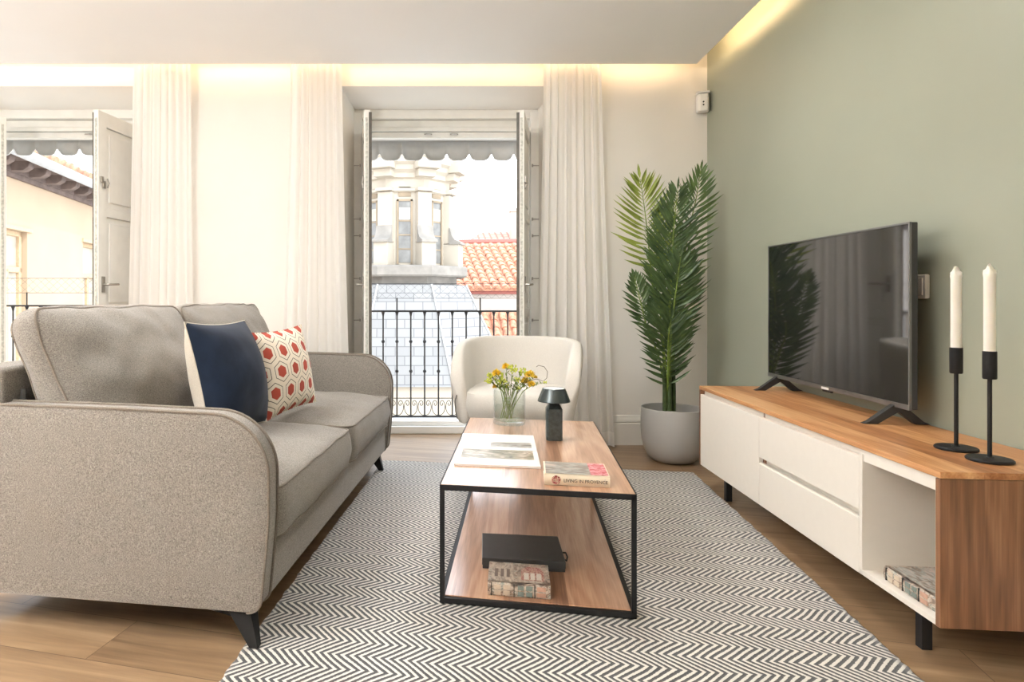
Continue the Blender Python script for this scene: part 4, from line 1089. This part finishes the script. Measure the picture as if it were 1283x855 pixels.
frond([(838, 505), (838, 400), (836, 330), (830, 262)], [0, .05, .06, .05], 400, .27, M['leafmid'], (66, 34), 26, 11)
for px_, dy_, r_ in ((833, -.02, .016), (839, -.035, .015), (844, .0, .016)):
    m_ = MB(); m_.tube([pxl(px_, 515, dy_), pxl(px_, 490, dy_), pxl(px_ - 1 + (px_ > 840), 460, dy_)], [r_, r_ * .95, r_ * .7], 10); m_.build('stem', M['trunk'], pl)
# ============================================================ balconies
def balcony(n, x0, x1, dz, label, xoff):
    b = empty('balcony_railing', (0, 5.98, 0), 0, label, 'railing', 'wrought iron balcony railings')
    zt, zb = 1.02 + dz, .035
    m_ = MB(); m_.box(x0, x1, -.016, .016, zt - .012, zt + .004); m_.build('top_rail', M['iron'], b, bevel=.002)
    m_ = MB(); m_.box(x0, x1, -.014, .014, zb - .006, zb + .014); m_.build('bottom_rail', M['iron'], b, bevel=.002)
    m_ = MB(); m_.box(x0, x1, -.006, .006, .208, .214); m_.build('scroll_rail', M['iron'], b)
    k = 0; x = xoff
    while x > x0 + .02: x -= .128
    while x < x1:
        if x > x0 + .01:
            m_ = MB()
            m_.tube([(x, 0, zb), (x, 0, zt - .01)], .0072, 8)
            for zc_ in (.735 + dz, .46 + dz): m_.lathe([(0, -.016), (.010, -.014), (.016, -.005), (.016, .005), (.010, .014), (0, .016)], 10, c=(x, 0, zc_))
            m_.lathe([(.0072, -.05), (.013, -.025), (.018, -.012), (0, -.012)], 10, c=(x, 0, zt))
            m_.build('baluster', M['iron'], b, ang=50)
            m_ = MB()
            for s in (-1, 1):
                pts_ = [Vector((x + s * a_, 0, z_)) for a_, z_ in ((.004, .052), (.030, .060), (.052, .088), (.0605, .130), (.052, .172), (.034, .190), (.018, .176), (.017, .154), (.030, .143), (.041, .155), (.034, .168))]
                m_.tube(bez(pts_, 4), .0034, 5)
            m_.build('scroll', M['iron'], b, weld=False)
        x += .128; k += 1
    # uprights with the wire fence above the rail
    m_ = MB()
    for z_ in (1.135 + dz, 1.27 + dz): m_.tube([(x0, 0, z_), (x1, 0, z_)], .0022, 5)
    q = .075; z0_, z1_ = 1.135 + dz, 1.27 + dz
    x = x0
    while x < x1:
        m_.tube([(x, .002, z0_), (x + q, .002, (z0_ + z1_) / 2), (x, .002, z1_)], .0010, 4)
        m_.tube([(x + q, -.002, z0_), (x, -.002, (z0_ + z1_) / 2), (x + q, -.002, z1_)], .0010, 4)
        x += q
    m_.build('wire_mesh', M['iron'], b, weld=False)
    for i in range(6):
        xx = xoff + .256 + .770 * i
        while xx - .77 > x0: xx -= .77 * 10
        xx = xoff + .770 * (i - 2) + .256
        if x0 < xx < x1:
            m_ = MB(); m_.tube([(xx, 0, zt), (xx, 0, 1.14 + dz)], .007, 6); m_.build('wire_post', M['iron'], b)
    for xx in (x0, x1):
        m_ = MB(); m_.tube([(xx, 0, 0.0), (xx, 0, zt)], .014, 8); m_.tube([(xx, 0, zt - .01), (xx, -.36, zt - .01)], .011, 6); m_.tube([(xx, 0, zb), (xx, -.36, zb)], .009, 6)
        m_.build('corner_post', M['iron'], b)
balcony(1, -.62, 1.34, 0, 'black wrought iron balcony railing behind the armchair in the middle window', -.327)
balcony(2, -3.85, -1.90, .05, 'wrought iron balcony railing outside the left window, just above the sofa', -3.75)
m_ = MB(); m_.box(-.75, 1.48, YO, 6.08, -.14, -.003); struct('trim_2', m_, M['slab'], bevel=.01)
m_ = MB(); m_.box(-3.98, -1.78, YO, 6.08, -.14, -.003); struct('trim_3', m_, M['slab'], bevel=.01)

def awning(x0, x1, zt, zb, label, xo):
    a = empty('awning', (0, 5.78, 0), 0, label, 'awning', 'grey scalloped awnings above the windows')
    per = .199; pts = [(x0, zt), (x1, zt)]; n = int((x1 - x0) / per * 20)
    bot = []
    for i in range(n + 1):
        x = x1 + (x0 - x1) * i / n; t = ((x - xo) / per) % 1.0; d = min(t, 1 - t) * 2
        z = zb - .028 * math.sin(min(1, max(0, (d - .10)) / .6) * PI / 2) + (.028 if d < .10 else 0) + (.012 if .1 <= d < .22 else 0)
        bot.append((x, z))
    m_ = MB()
    vs = []; 
    for x, z in bot: vs += [(x, 0, z), (x, 0, zt)]
    m_.add(vs, [(2 * i, 2 * i + 1, 2 * i + 3, 2 * i + 2) for i in range(len(bot) - 1)])
    m_.build('valance', M['awning'], a, weld=False, solid=.004)
    m_ = MB(); m_.tube([(x, -.003, z) for x, z in bot], .0035, 5); m_.build('white_edging', M['trimwhite'], a)
    m_ = MB(); m_.tube([(x0, .0, zt), (x1, 0, zt)], .022, 10); m_.build('roller_tube', M['awning'], a)
    m_ = MB(); m_.add([(x0, 0, zt), (x1, 0, zt), (x1, -.15, zt + .10), (x0, -.15, zt + .10)], [(0, 1, 2, 3)]); m_.build('canopy', M['awning'], a, solid=.004)
awning(-.55, 1.27, 2.56, 2.395, 'grey scalloped awning edge seen through the top of the middle window', .375)
awning(-3.80, -1.95, 2.60, 2.44, 'grey scalloped awning edge seen through the top of the left window', -3.30)

# ============================================================ outside: bell tower
TC = Vector((0, 22, 0)); TX = 0.0
def oct_(a, z, rot_=22.5, cx=0, cy=0):
    r = a / math.cos(R(22.5)); return [(cx + r * math.cos(R(rot_ + 45 * k)), cy + r * math.sin(R(rot_ + 45 * k)), z) for k in range(8)]
def octring(m_, levels, mi=0, cap=True):
    vs = [p_ for a, z in levels for p_ in oct_(a, z)]; fs = []
    for i in range(len(levels) - 1):
        for k in range(8):
            k2 = (k + 1) % 8; fs.append((i * 8 + k, i * 8 + k2, (i + 1) * 8 + k2, (i + 1) * 8 + k))
    if cap: fs += [tuple(range(8))[::-1], tuple((len(levels) - 1) * 8 + k for k in range(8))]
    m_.add(vs, fs, mi)
tw = empty('church_tower', (0, 22, 0), 0, 'cream octagonal church tower with narrow windows and a grey slate skirt', 'tower')
Yf = 20.55
z_led0, z_led1, z_led2 = hz(356, 19.9), hz(346, 19.9), hz(332, 20.0)
z_corn0, z_corn1 = hz(240, 20.4), hz(196, 20.3)
ab = 1.45
m_ = MB(); octring(m_, [(ab, z_led2 - .1), (ab, z_corn1)]); m_.build('tower_body', M['tower'], tw, ang=20)
m_ = MB(); octring(m_, [(1.72, z_led0), (1.72, z_led1), (2.00, z_led1), (2.05, z_led1 + .05), (2.05, z_led2 - .04), (1.98, z_led2), (1.4, z_led2 + .03)]); m_.build('base_ledge', M['stone'], tw, ang=20)
m_ = MB(); zz = z_corn0
octring(m_, [(ab + .03, zz), (ab + .10, zz + .04), (ab + .10, zz + .10), (ab + .03, zz + .14), (ab + .03, zz + .42), (ab + .12, zz + .46), (ab + .12, zz + .60), (ab + .22, zz + .70), (ab + .24, zz + .84), (ab + .34, zz + .92), (ab + .36, zz + 1.02), (ab + .40, zz + 1.10), (ab + .40, zz + 1.16), (.2, zz + 1.28)])
m_.build('cornice', M['tower'], tw, ang=20)
for k in range(8):
    if math.sin(R(22.5 + 45 * k)) > .5: continue
    a_ = R(22.5 + 45 * k); rr = ab / math.cos(R(22.5)); Mx = Matrix.Rotation(a_, 4, 'Z')
    zm0, zm1 = hz(303, 20.4), hz(283, 20.4)
    m_ = MB()
    m_.box(rr - .35, rr + .12, -.24, .24, zm0, z_corn0, M=Mx)
    m_.box(rr - .35, rr + .30, -.30, .30, z_corn0 + .46, z_corn0 + .70, M=Mx); m_.box(rr - .35, rr + .50, -.38, .38, z_corn0 + .70, z_corn0 + 1.0, M=Mx)
    m_.box(rr - .35, rr + .22, -.28, .28, z_corn0 + .02, z_corn0 + .12, M=Mx)
    m_.build('pilaster', M['tower'], tw, bevel=.015)
    m_ = MB(); m_.box(rr - .3, rr + .42, -.24, .24, z_led2 - .02, zm0 - .02, M=Mx); m_.build('buttress', M['tower'], tw, bevel=.01)
    m_ = MB(); pr = [(rr + .10, zm1), (rr + .13, zm1 + .02), (rr + .20, zm1 - .25), (rr + .30, zm0 + .12), (rr + .50, zm0 + .04), (rr + .50, zm0 - .03), (rr + .1, zm0 - .03)]
    m_.prism(pr, 'y', -.27, .27, M=Mx); m_.build('buttress_cap', M['stone'], tw, ang=40)
for k in range(8):
    a_ = 45 * k
    if math.sin(R(a_)) > .3: continue
    Mx = Matrix.Rotation(R(a_), 4, 'Z')
    zw0, zw1 = hz(329, 20.5), hz(252, 20.5)
    m_ = MB(); m_.box(ab - .05, ab + .015, -.20, .20, zw0, zw1, M=Mx)
    win = m_.build('window', M['winglass'], tw)
    m_ = MB(); m_.box(ab - .02, ab + .05, -.25, -.19, zw0 - .05, zw1 + .05, M=Mx); m_.box(ab - .02, ab + .05, .19, .25, zw0 - .05, zw1 + .05, M=Mx); m_.box(ab - .02, ab + .05, -.25, .25, zw1, zw1 + .06, M=Mx)
    m_.build('window_surround', M['towertrim'], win)
    for t in (.22, .45, .68):
        m_ = MB(); m_.box(ab + .01, ab + .03, -.19, .19, zw0 + (zw1 - zw0) * t - .02, zw0 + (zw1 - zw0) * t + .02, M=Mx)
        m_.build('glazing_bar', M['towertrim'], win)
    m_ = MB(); zb1 = hz(248, 20.5); zb2 = hz(236, 20.5)
    m_.box(ab - .02, ab + .03, -.20, .20, zb1 + .05, zb2 + .06, M=Mx); m_.box(ab, ab + .035, -.15, .15, zb1 + .09, zb2 + .02, M=Mx)
    m_.build('small_panel', M['towertrim'], tw, bevel=.01)
    m_ = MB(); m_.box(ab - .02, ab + .02, -.18, .18, zw0 + (zw1 - zw0) * .70, zw1 - .2, M=Mx); m_.build('window_blind', M['winlight'], win)
m_ = MB(); octring(m_, [(3.42, hz(482, 18) - .15), (3.34, hz(482, 18.66)), (2.0, z_led0 - .02), (1.5, z_led0 + .05)]); m_.build('slate_skirt', M['slate'], tw, ang=15)
sk0, sk1 = oct_(3.36, hz(482, 18.66)), oct_(2.01, z_led0)
for k in range(8):
    m_ = MB(); m_.tube([Vector(sk0[k]), Vector(sk1[k])], .03, 6)
    m_.build('hip_flashing', M['gutter'], tw)
m_ = MB(); octring(m_, [(3.30, -9), (3.30, hz(482, 18) - .15)]); m_.build('lower_wall', M['tower'], tw, ang=20)

# ------------------------------------------------------------ tiled roofs
def tiled(name, parent, P0, ux, uy, W_, L_, sp=.27, seed=1, mat=None):
    """barrel tiles on a slope: P0 eave corner, ux along the eave, uy up the slope"""
    rnd = random.Random(seed); ux = Vector(ux).normalized(); uy = Vector(uy).normalized(); n = ux.cross(uy).normalized()
    if n.z < 0: n = -n
    P0 = Vector(P0); m_ = MB(); seg = .42; nc = int(W_ / sp); nr = int(L_ / seg)
    m_.add([P0, P0 + ux * W_, P0 + ux * W_ + uy * L_, P0 + uy * L_, P0 - n * .1, P0 + ux * W_ - n * .1, P0 + ux * W_ + uy * L_ - n * .1, P0 + uy * L_ - n * .1], [(0,1,2,3),(4,7,6,5),(0,4,5,1),(1,5,6,2),(2,6,7,3),(3,7,4,0)])
    for i in range(nc):
        for j in range(nr):
            c = P0 + ux * (sp * (i + .5) + rnd.uniform(-.01, .01)) + uy * (seg * j - .03); lift = n * rnd.uniform(.0, .012)
            r0, r1 = sp * .40, sp * .31; vs = []
            for k in range(6):
                a_ = PI * k / 5
                vs.append(c + lift + ux * r0 * math.cos(a_) + n * (r0 * math.sin(a_) + .02))
            for k in range(6):
                a_ = PI * k / 5
                vs.append(c + lift + uy * (seg + .05) + ux * r1 * math.cos(a_) + n * (r1 * math.sin(a_)))
            m_.add(vs, [(k, k + 1, 7 + k, 6 + k) for k in range(5)] + [(0, 1, 2, 3, 4, 5)])
    return m_.build(name, mat or M['tile'], parent, weld=False, ang=60)
h1 = empty('neighbouring_house', (0, 0, 0), 0, 'red barrel-tiled roof with a faded red cornice right of the church tower', 'house')
e0 = at(566, 362, 26.2); e1 = at(720, 362, 25.6)
ux = (e1 - e0); ux.z = 0; ux.normalize(); back = Vector((-ux.y, ux.x, 0)); back = (back * 1 + Vector((-.22, 0, 0))).normalized()
up = (back * math.cos(R(27)) + Vector((0, 0, 1)) * math.sin(R(27)))
tiled('roof', h1, e0 - ux * .2, ux, up, 8.2, 4.9, .36, 2)
m_ = MB()
def slabw(m_, p, q, dx, z0, z1):
    p = Vector(p); q = Vector(q); d = (q - p); n = Vector((-d.y, d.x, 0)).normalized() * dx
    m_.add([(p.x, p.y, z0), (q.x, q.y, z0), (q.x + n.x, q.y + n.y, z0), (p.x + n.x, p.y + n.y, z0), (p.x, p.y, z1), (q.x, q.y, z1), (q.x + n.x, q.y + n.y, z1), (p.x + n.x, p.y + n.y, z1)],
           [(0,3,2,1),(4,5,6,7),(0,1,5,4),(1,2,6,5),(2,3,7,6),(3,0,4,7)])
ea, eb = e0 - ux * .2, e0 + ux * 8.0
slabw(m_, ea + back * .16, eb + back * .16, .5, e0.z - .22, e0.z - .04); m_.build('cornice', M['pinkwall'], h1, bevel=.02)
m_ = MB(); slabw(m_, ea + back * .30, eb + back * .30, 3.9, -9, e0.z - .2); m_.build('wall', M['whitewall'], h1)
# ridge cap
m_ = MB(); m_.tube([ea + up * 4.95, eb + up * 4.95], .16, 8); m_.build('ridge_cap', M['pinkwall'], h1)
# lower lean-to roof nearer the window
h2 = empty('neighbouring_house', (0, 0, 0), 0, 'low red tiled roof seen through the railing bars behind the armchair', 'house')
f1 = at(590, 389, 26.3)
lo = f1 - back * 1.9 - Vector((0, 0, 1.9)); lo = lo + ux * .6
up2 = ((f1 + ux * .6) - lo).normalized()
tiled('roof', h2, lo - ux * .3, ux, up2, 7.0, 2.6, .36, 5)
m_ = MB(); slabw(m_, lo - ux * .2 + back * .2, lo + ux * 6.6 + back * .2, 1.6, -9, lo.z - .12); m_.build('wall', M['whitewall'], h2)
# far hipped roof and chimney
h3 = empty('neighbouring_house', (0, 0, 0), 0, 'distant pale red hipped roof with a chimney above the nearer tiled roof', 'house')
g0 = at(572, 312, 33); g1 = at(760, 312, 32.4); a1 = at(603, 291, 36); a2 = at(760, 289, 36)
m_ = MB(); vs = [g0, g1, a2, a1, g0 + Vector((1.2, 7, 0)), g1 + Vector((0, 7.4, 0))]
m_.add(vs, [(0, 1, 2, 3), (0, 3, 4), (3, 2, 5, 4), (1, 5, 2), (0, 4, 5, 1)])
def grid_tile_mat():
    m, nt, b = newmat('distant_pink_tiles'); tc = N(nt, 'ShaderNodeTexCoord')
    br = N(nt, 'ShaderNodeTexBrick', {'Vector': tc.outputs['Object'], 'Color1': sr(214, 152, 132), 'Color2': sr(200, 132, 112), 'Mortar': sr(170, 100, 84), 'Scale': 1, 'Mortar Size': .05, 'Brick Width': .3, 'Row Height': .45})
    br.offset = 0; nt.links.new(br.outputs[0], b.inputs['Base Color']); b.inputs['Roughness'].default_value = .9; return m
m_.build('roof', grid_tile_mat(), h3, ang=10)
m_ = MB(); slabw(m_, g0 + Vector((.2, .2, 0)), g1 + Vector((0, .2, 0)), 5.8, -9, g0.z); m_.build('wall', M['whitewall'], h3)
c0 = at(640, 292, 34.5); 
m_ = MB(); m_.box(c0.x, c0.x + .7, c0.y, c0.y + .5, c0.z - .6, hz(264, 34.5)); m_.box(c0.x - .05, c0.x + .75, c0.y - .05, c0.y + .55, hz(264, 34.5) - .05, hz(262, 34.5) + .05); m_.build('chimney', M['tower'], h3, bevel=.02)

# ------------------------------------------------------------ building opposite the left window
def fac(Y): return -6.0 - .079 * (Y - 10)
fd = Vector((-.079, 1, 0)).normalized(); fn_ = Vector((1, .079, 0)).normalized()   # along / outwards
bl = empty('apartment_building', (fac(10), 10, 0), 0, 'peach-coloured building with a brown bracketed eave outside the left window', 'building')
BO = Vector((fac(10), 10, 0))
MF = Matrix(((fn_.x, fd.x, 0, 0), (fn_.y, fd.y, 0, 0), (0, 0, 1, 0), (0, 0, 0, 1)))   # local x out, y along
y0_, y1_ = -3.2, 9.0; ztop = 3.10
holes = [(-.55, .32, -.6, 2.20), (2.45, 3.35, -.6, 2.24)]
m_ = MB(); prev = y0_
for a_, b_, c_, d_ in holes:
    m_.box(-.5, 0, prev, a_, -9, ztop, M=MF); m_.box(-.5, 0, a_, b_, d_, ztop, M=MF); m_.box(-.5, 0, a_, b_, -9, c_, M=MF); prev = b_
m_.box(-.5, 0, prev, y1_, -9, ztop, M=MF); m_.box(-5, -.5, y0_, y1_, -9, ztop, M=MF)
m_.build('wall', M['facade'], bl)
for a_, b_, c_, d_ in holes:
    m_ = MB(); w_ = .08
    m_.box(-.16, -.08, a_, a_ + w_, c_, d_, M=MF); m_.box(-.16, -.08, b_ - w_, b_, c_, d_, M=MF); m_.box(-.16, -.08, a_, b_, d_ - w_, d_, M=MF); m_.box(-.16, -.08, a_, b_, 1.55, 1.64, M=MF); m_.box(-.16, -.08, (a_ + b_) / 2 - .04, (a_ + b_) / 2 + .04, c_, 1.6, M=MF)
    wn = m_.build('window', M['facadetrim'], bl, bevel=.01)
    m_ = MB(); m_.box(-.14, -.13, a_, b_, c_, d_, M=MF); m_.build('pane', M['winlight'], wn)
    m_ = MB(); m_.box(-.002, .03, a_ - .04, b_ + .12, d_, d_ + .06, M=MF); m_.build('lintel', M['facadetrim'], wn)
m_ = MB(); m_.box(-.1, .06, y0_, y1_, ztop - .12, ztop - .05, M=MF); m_.box(-.1, .42, y0_, y1_, ztop + .10, ztop + .14, M=MF); m_.box(-.1, .09, y0_, y1_, ztop - .05, ztop + .12, M=MF); m_.build('eave_board', M['brownwood'], bl)
y = y0_ + .1
while y < y1_:
    m_ = MB(); m_.prism([(.05, ztop - .05), (.26, ztop - .04), (.34, ztop + .01), (.37, ztop + .11), (.05, ztop + .11)], 'y', y, y + .16, M=MF); m_.build('eave_bracket', M['brownwood'], bl, bevel=.01); y += .55
m_ = MB(); pr = [(a_ - .14, b_ - .07) for a_, b_ in [(.55, ztop + .14), (.60, ztop + .12), (.66, ztop + .16), (.68, ztop + .25), (.66, ztop + .25), (.64, ztop + .18), (.59, ztop + .15), (.56, ztop + .17)]]
m_.prism(pr, 'y', y0_, y1_, M=MF); m_.build('gutter', M['gutter'], bl, ang=50)
rp0 = MF @ Vector((.46, y0_, ztop + .18)); rup = MF @ Vector((-math.cos(R(20)), 0, math.sin(R(20))))
rf = tiled('roof', bl, rp0, fd, rup, y1_ - y0_, 3.4, .27, 9)
# street far below
m_ = MB(); m_.box(-60, 60, 6.5, 90, -9.3, -9); struct('ground', m_, M['street'])

# ============================================================ light
wld = bpy.data.worlds.new('sky'); scene.world = wld; wld.use_nodes = True; nt = wld.node_tree
bg = nt.nodes['Background']
tc = N(nt, 'ShaderNodeTexCoord'); sp = N(nt, 'ShaderNodeSeparateXYZ', {0: tc.outputs['Generated']})
c = ramp(nt, sp.outputs['Z'], [(.0, (.96, .97, 1.0, 1)), (.35, (.86, .92, 1.0, 1)), (1, (.70, .82, 1.0, 1))])
nt.links.new(c, bg.inputs[0]); bg.inputs[1].default_value = SKY
def light(name, typ, loc, energy, col, target=None, **k):
    l = bpy.data.lights.new(name, typ); l.energy = energy; l.color = col
    for a_, v in k.items(): setattr(l, a_, v)
    o = bpy.data.objects.new(name, l); COL.objects.link(o); o.location = Vector(loc) * K
    if target is not None: o.rotation_euler = (Vector(target) - Vector(loc)).to_track_quat('-Z', 'Y').to_euler()
    return o
sun = light('sun', 'SUN', (4, -6, 12), SUN, (1, .93, .82), (0, 10, 0), angle=R(.6))
sun.rotation_euler = Vector((-.50, .62, -.72)).to_track_quat('-Z', 'Y').to_euler()
for (a_, b_, *_r) in OP:
    w_ = (b_ - a_) * K * 1.02
    o = light('window_portal', 'AREA', ((a_ + b_) / 2, 5.66, 1.35), 1, (1, 1, 1), ((a_ + b_) / 2, 0, 1.35), shape='RECTANGLE', size=w_, size_y=2.75 * K)
    o.data.cycles.is_portal = True
o = light('window_portal', 'AREA', (XL - .27, (LW[0] + LW[1]) / 2, (LW[2] + LW[3]) / 2), 1, (1, 1, 1), (0, (LW[0] + LW[1]) / 2, (LW[2] + LW[3]) / 2), shape='RECTANGLE', size=(LW[1] - LW[0]) * K, size_y=(LW[3] - LW[2]) * K)  # sampling portal for the added left window
o.data.cycles.is_portal = True
warm = (1.0, .66, .36)
# LED strips lying on the edge of the dropped ceiling
for x0_, x1_ in ((XL + .05, -1.2), (-1.2, 2.1)):
    light('cove_led', 'AREA', ((x0_ + x1_) / 2, 4.775, ZC + .10), LED * (x1_ - x0_), warm, ((x0_ + x1_) / 2, 5.0, ZC + .07), shape='RECTANGLE', size=(x1_ - x0_) * K, size_y=.02)
ya, yb = -2.8, 4.7
l = light('cove_led', 'AREA', ((xr(ya) + xr(yb)) / 2 - .03, (ya + yb) / 2, ZC + .10), LED2 * (yb - ya), warm, shape='RECTANGLE', size=(yb - ya) * K, size_y=.02)
d = Vector((1, -.084, -.12)).normalized(); z_ = -d; x_ = Vector((.084, 1, 0)).normalized(); y_ = z_.cross(x_)
l.rotation_euler = Matrix((x_, y_, z_)).transposed().to_euler()
# flush ceiling lamps added as fill, unseen above the view
for lx, ly in ((-1.6, 3.2), (.75, 3.3)):
    cl = empty('added_ceiling_lamp', (lx, ly, ZC - .002), 0, 'added unseen flush ceiling lamp %s' % ('over the left of the room' if lx < 0 else 'over the right of the room'), 'lamp')
    m_ = MB(); m_.lathe([(.0, 0), (.30, 0), (.31, -.01), (.31, -.05), (.29, -.055), (.29, -.03), (0, -.03)], 40); m_.build('lamp_housing', M['whiteplastic'], cl)
    light('ceiling_fill_light', 'AREA', (lx, ly, ZC - .06), FILL, (1, .975, .94), (lx, ly, 0), shape='DISK', size=.54)

# uplighter added for fill, unseen left of the camera: it washes the ceiling
ul = empty('added_floor_lamp', (-2.6, .3, .001), 0, 'added unseen black uplighter on the open floor left of the sofa', 'lamp')
m_ = MB(); m_.lathe([(0, 0), (.16, 0), (.16, .015), (.02, .03), (0, .03)], 32); m_.build('base', M['blackmetal'], ul)
m_ = MB(); m_.lathe([(.014, .02), (.014, 1.75)], 12); m_.build('pole', M['blackmetal'], ul)
m_ = MB(); m_.lathe([(.02, 1.74), (.15, 1.80), (.22, 1.86), (.215, 1.86), (.14, 1.81), (0, 1.76)], 40); m_.build('lamp_bowl', M['blackmetal'], ul, ang=50)
light('fill_uplight', 'AREA', (-2.6, .3, 1.87), UP, (1, .98, .955), (-2.6, .3, 3), shape='DISK', size=.36)

# ============================================================ camera
cam = bpy.data.cameras.new('camera'); co = bpy.data.objects.new('camera', cam); COL.objects.link(co)
co.location = Vector((0, 0, H)) * K; co.rotation_euler = (R(90), 0, 0)
cam.sensor_width = 36; cam.lens = F / 1283 * 36
cam.shift_x = (641.5 - CX) / 1283; cam.shift_y = -(427.5 - CY) / 1283
cam.clip_start = .05; cam.clip_end = 500
scene.camera = co
scene.view_settings.view_transform = 'Standard'; scene.view_settings.look = 'None'; scene.view_settings.gamma = 1
scene.view_settings.use_curve_mapping = False; scene.view_settings.exposure = EXPO
cy = scene.cycles
cy.max_bounces = 10; cy.diffuse_bounces = 6; cy.glossy_bounces = 4; cy.transmission_bounces = 8; cy.transparent_max_bounces = 16
cy.caustics_reflective = False; cy.caustics_refractive = False; cy.sample_clamp_indirect = 8
cy.use_denoising = True; cy.use_adaptive_sampling = False
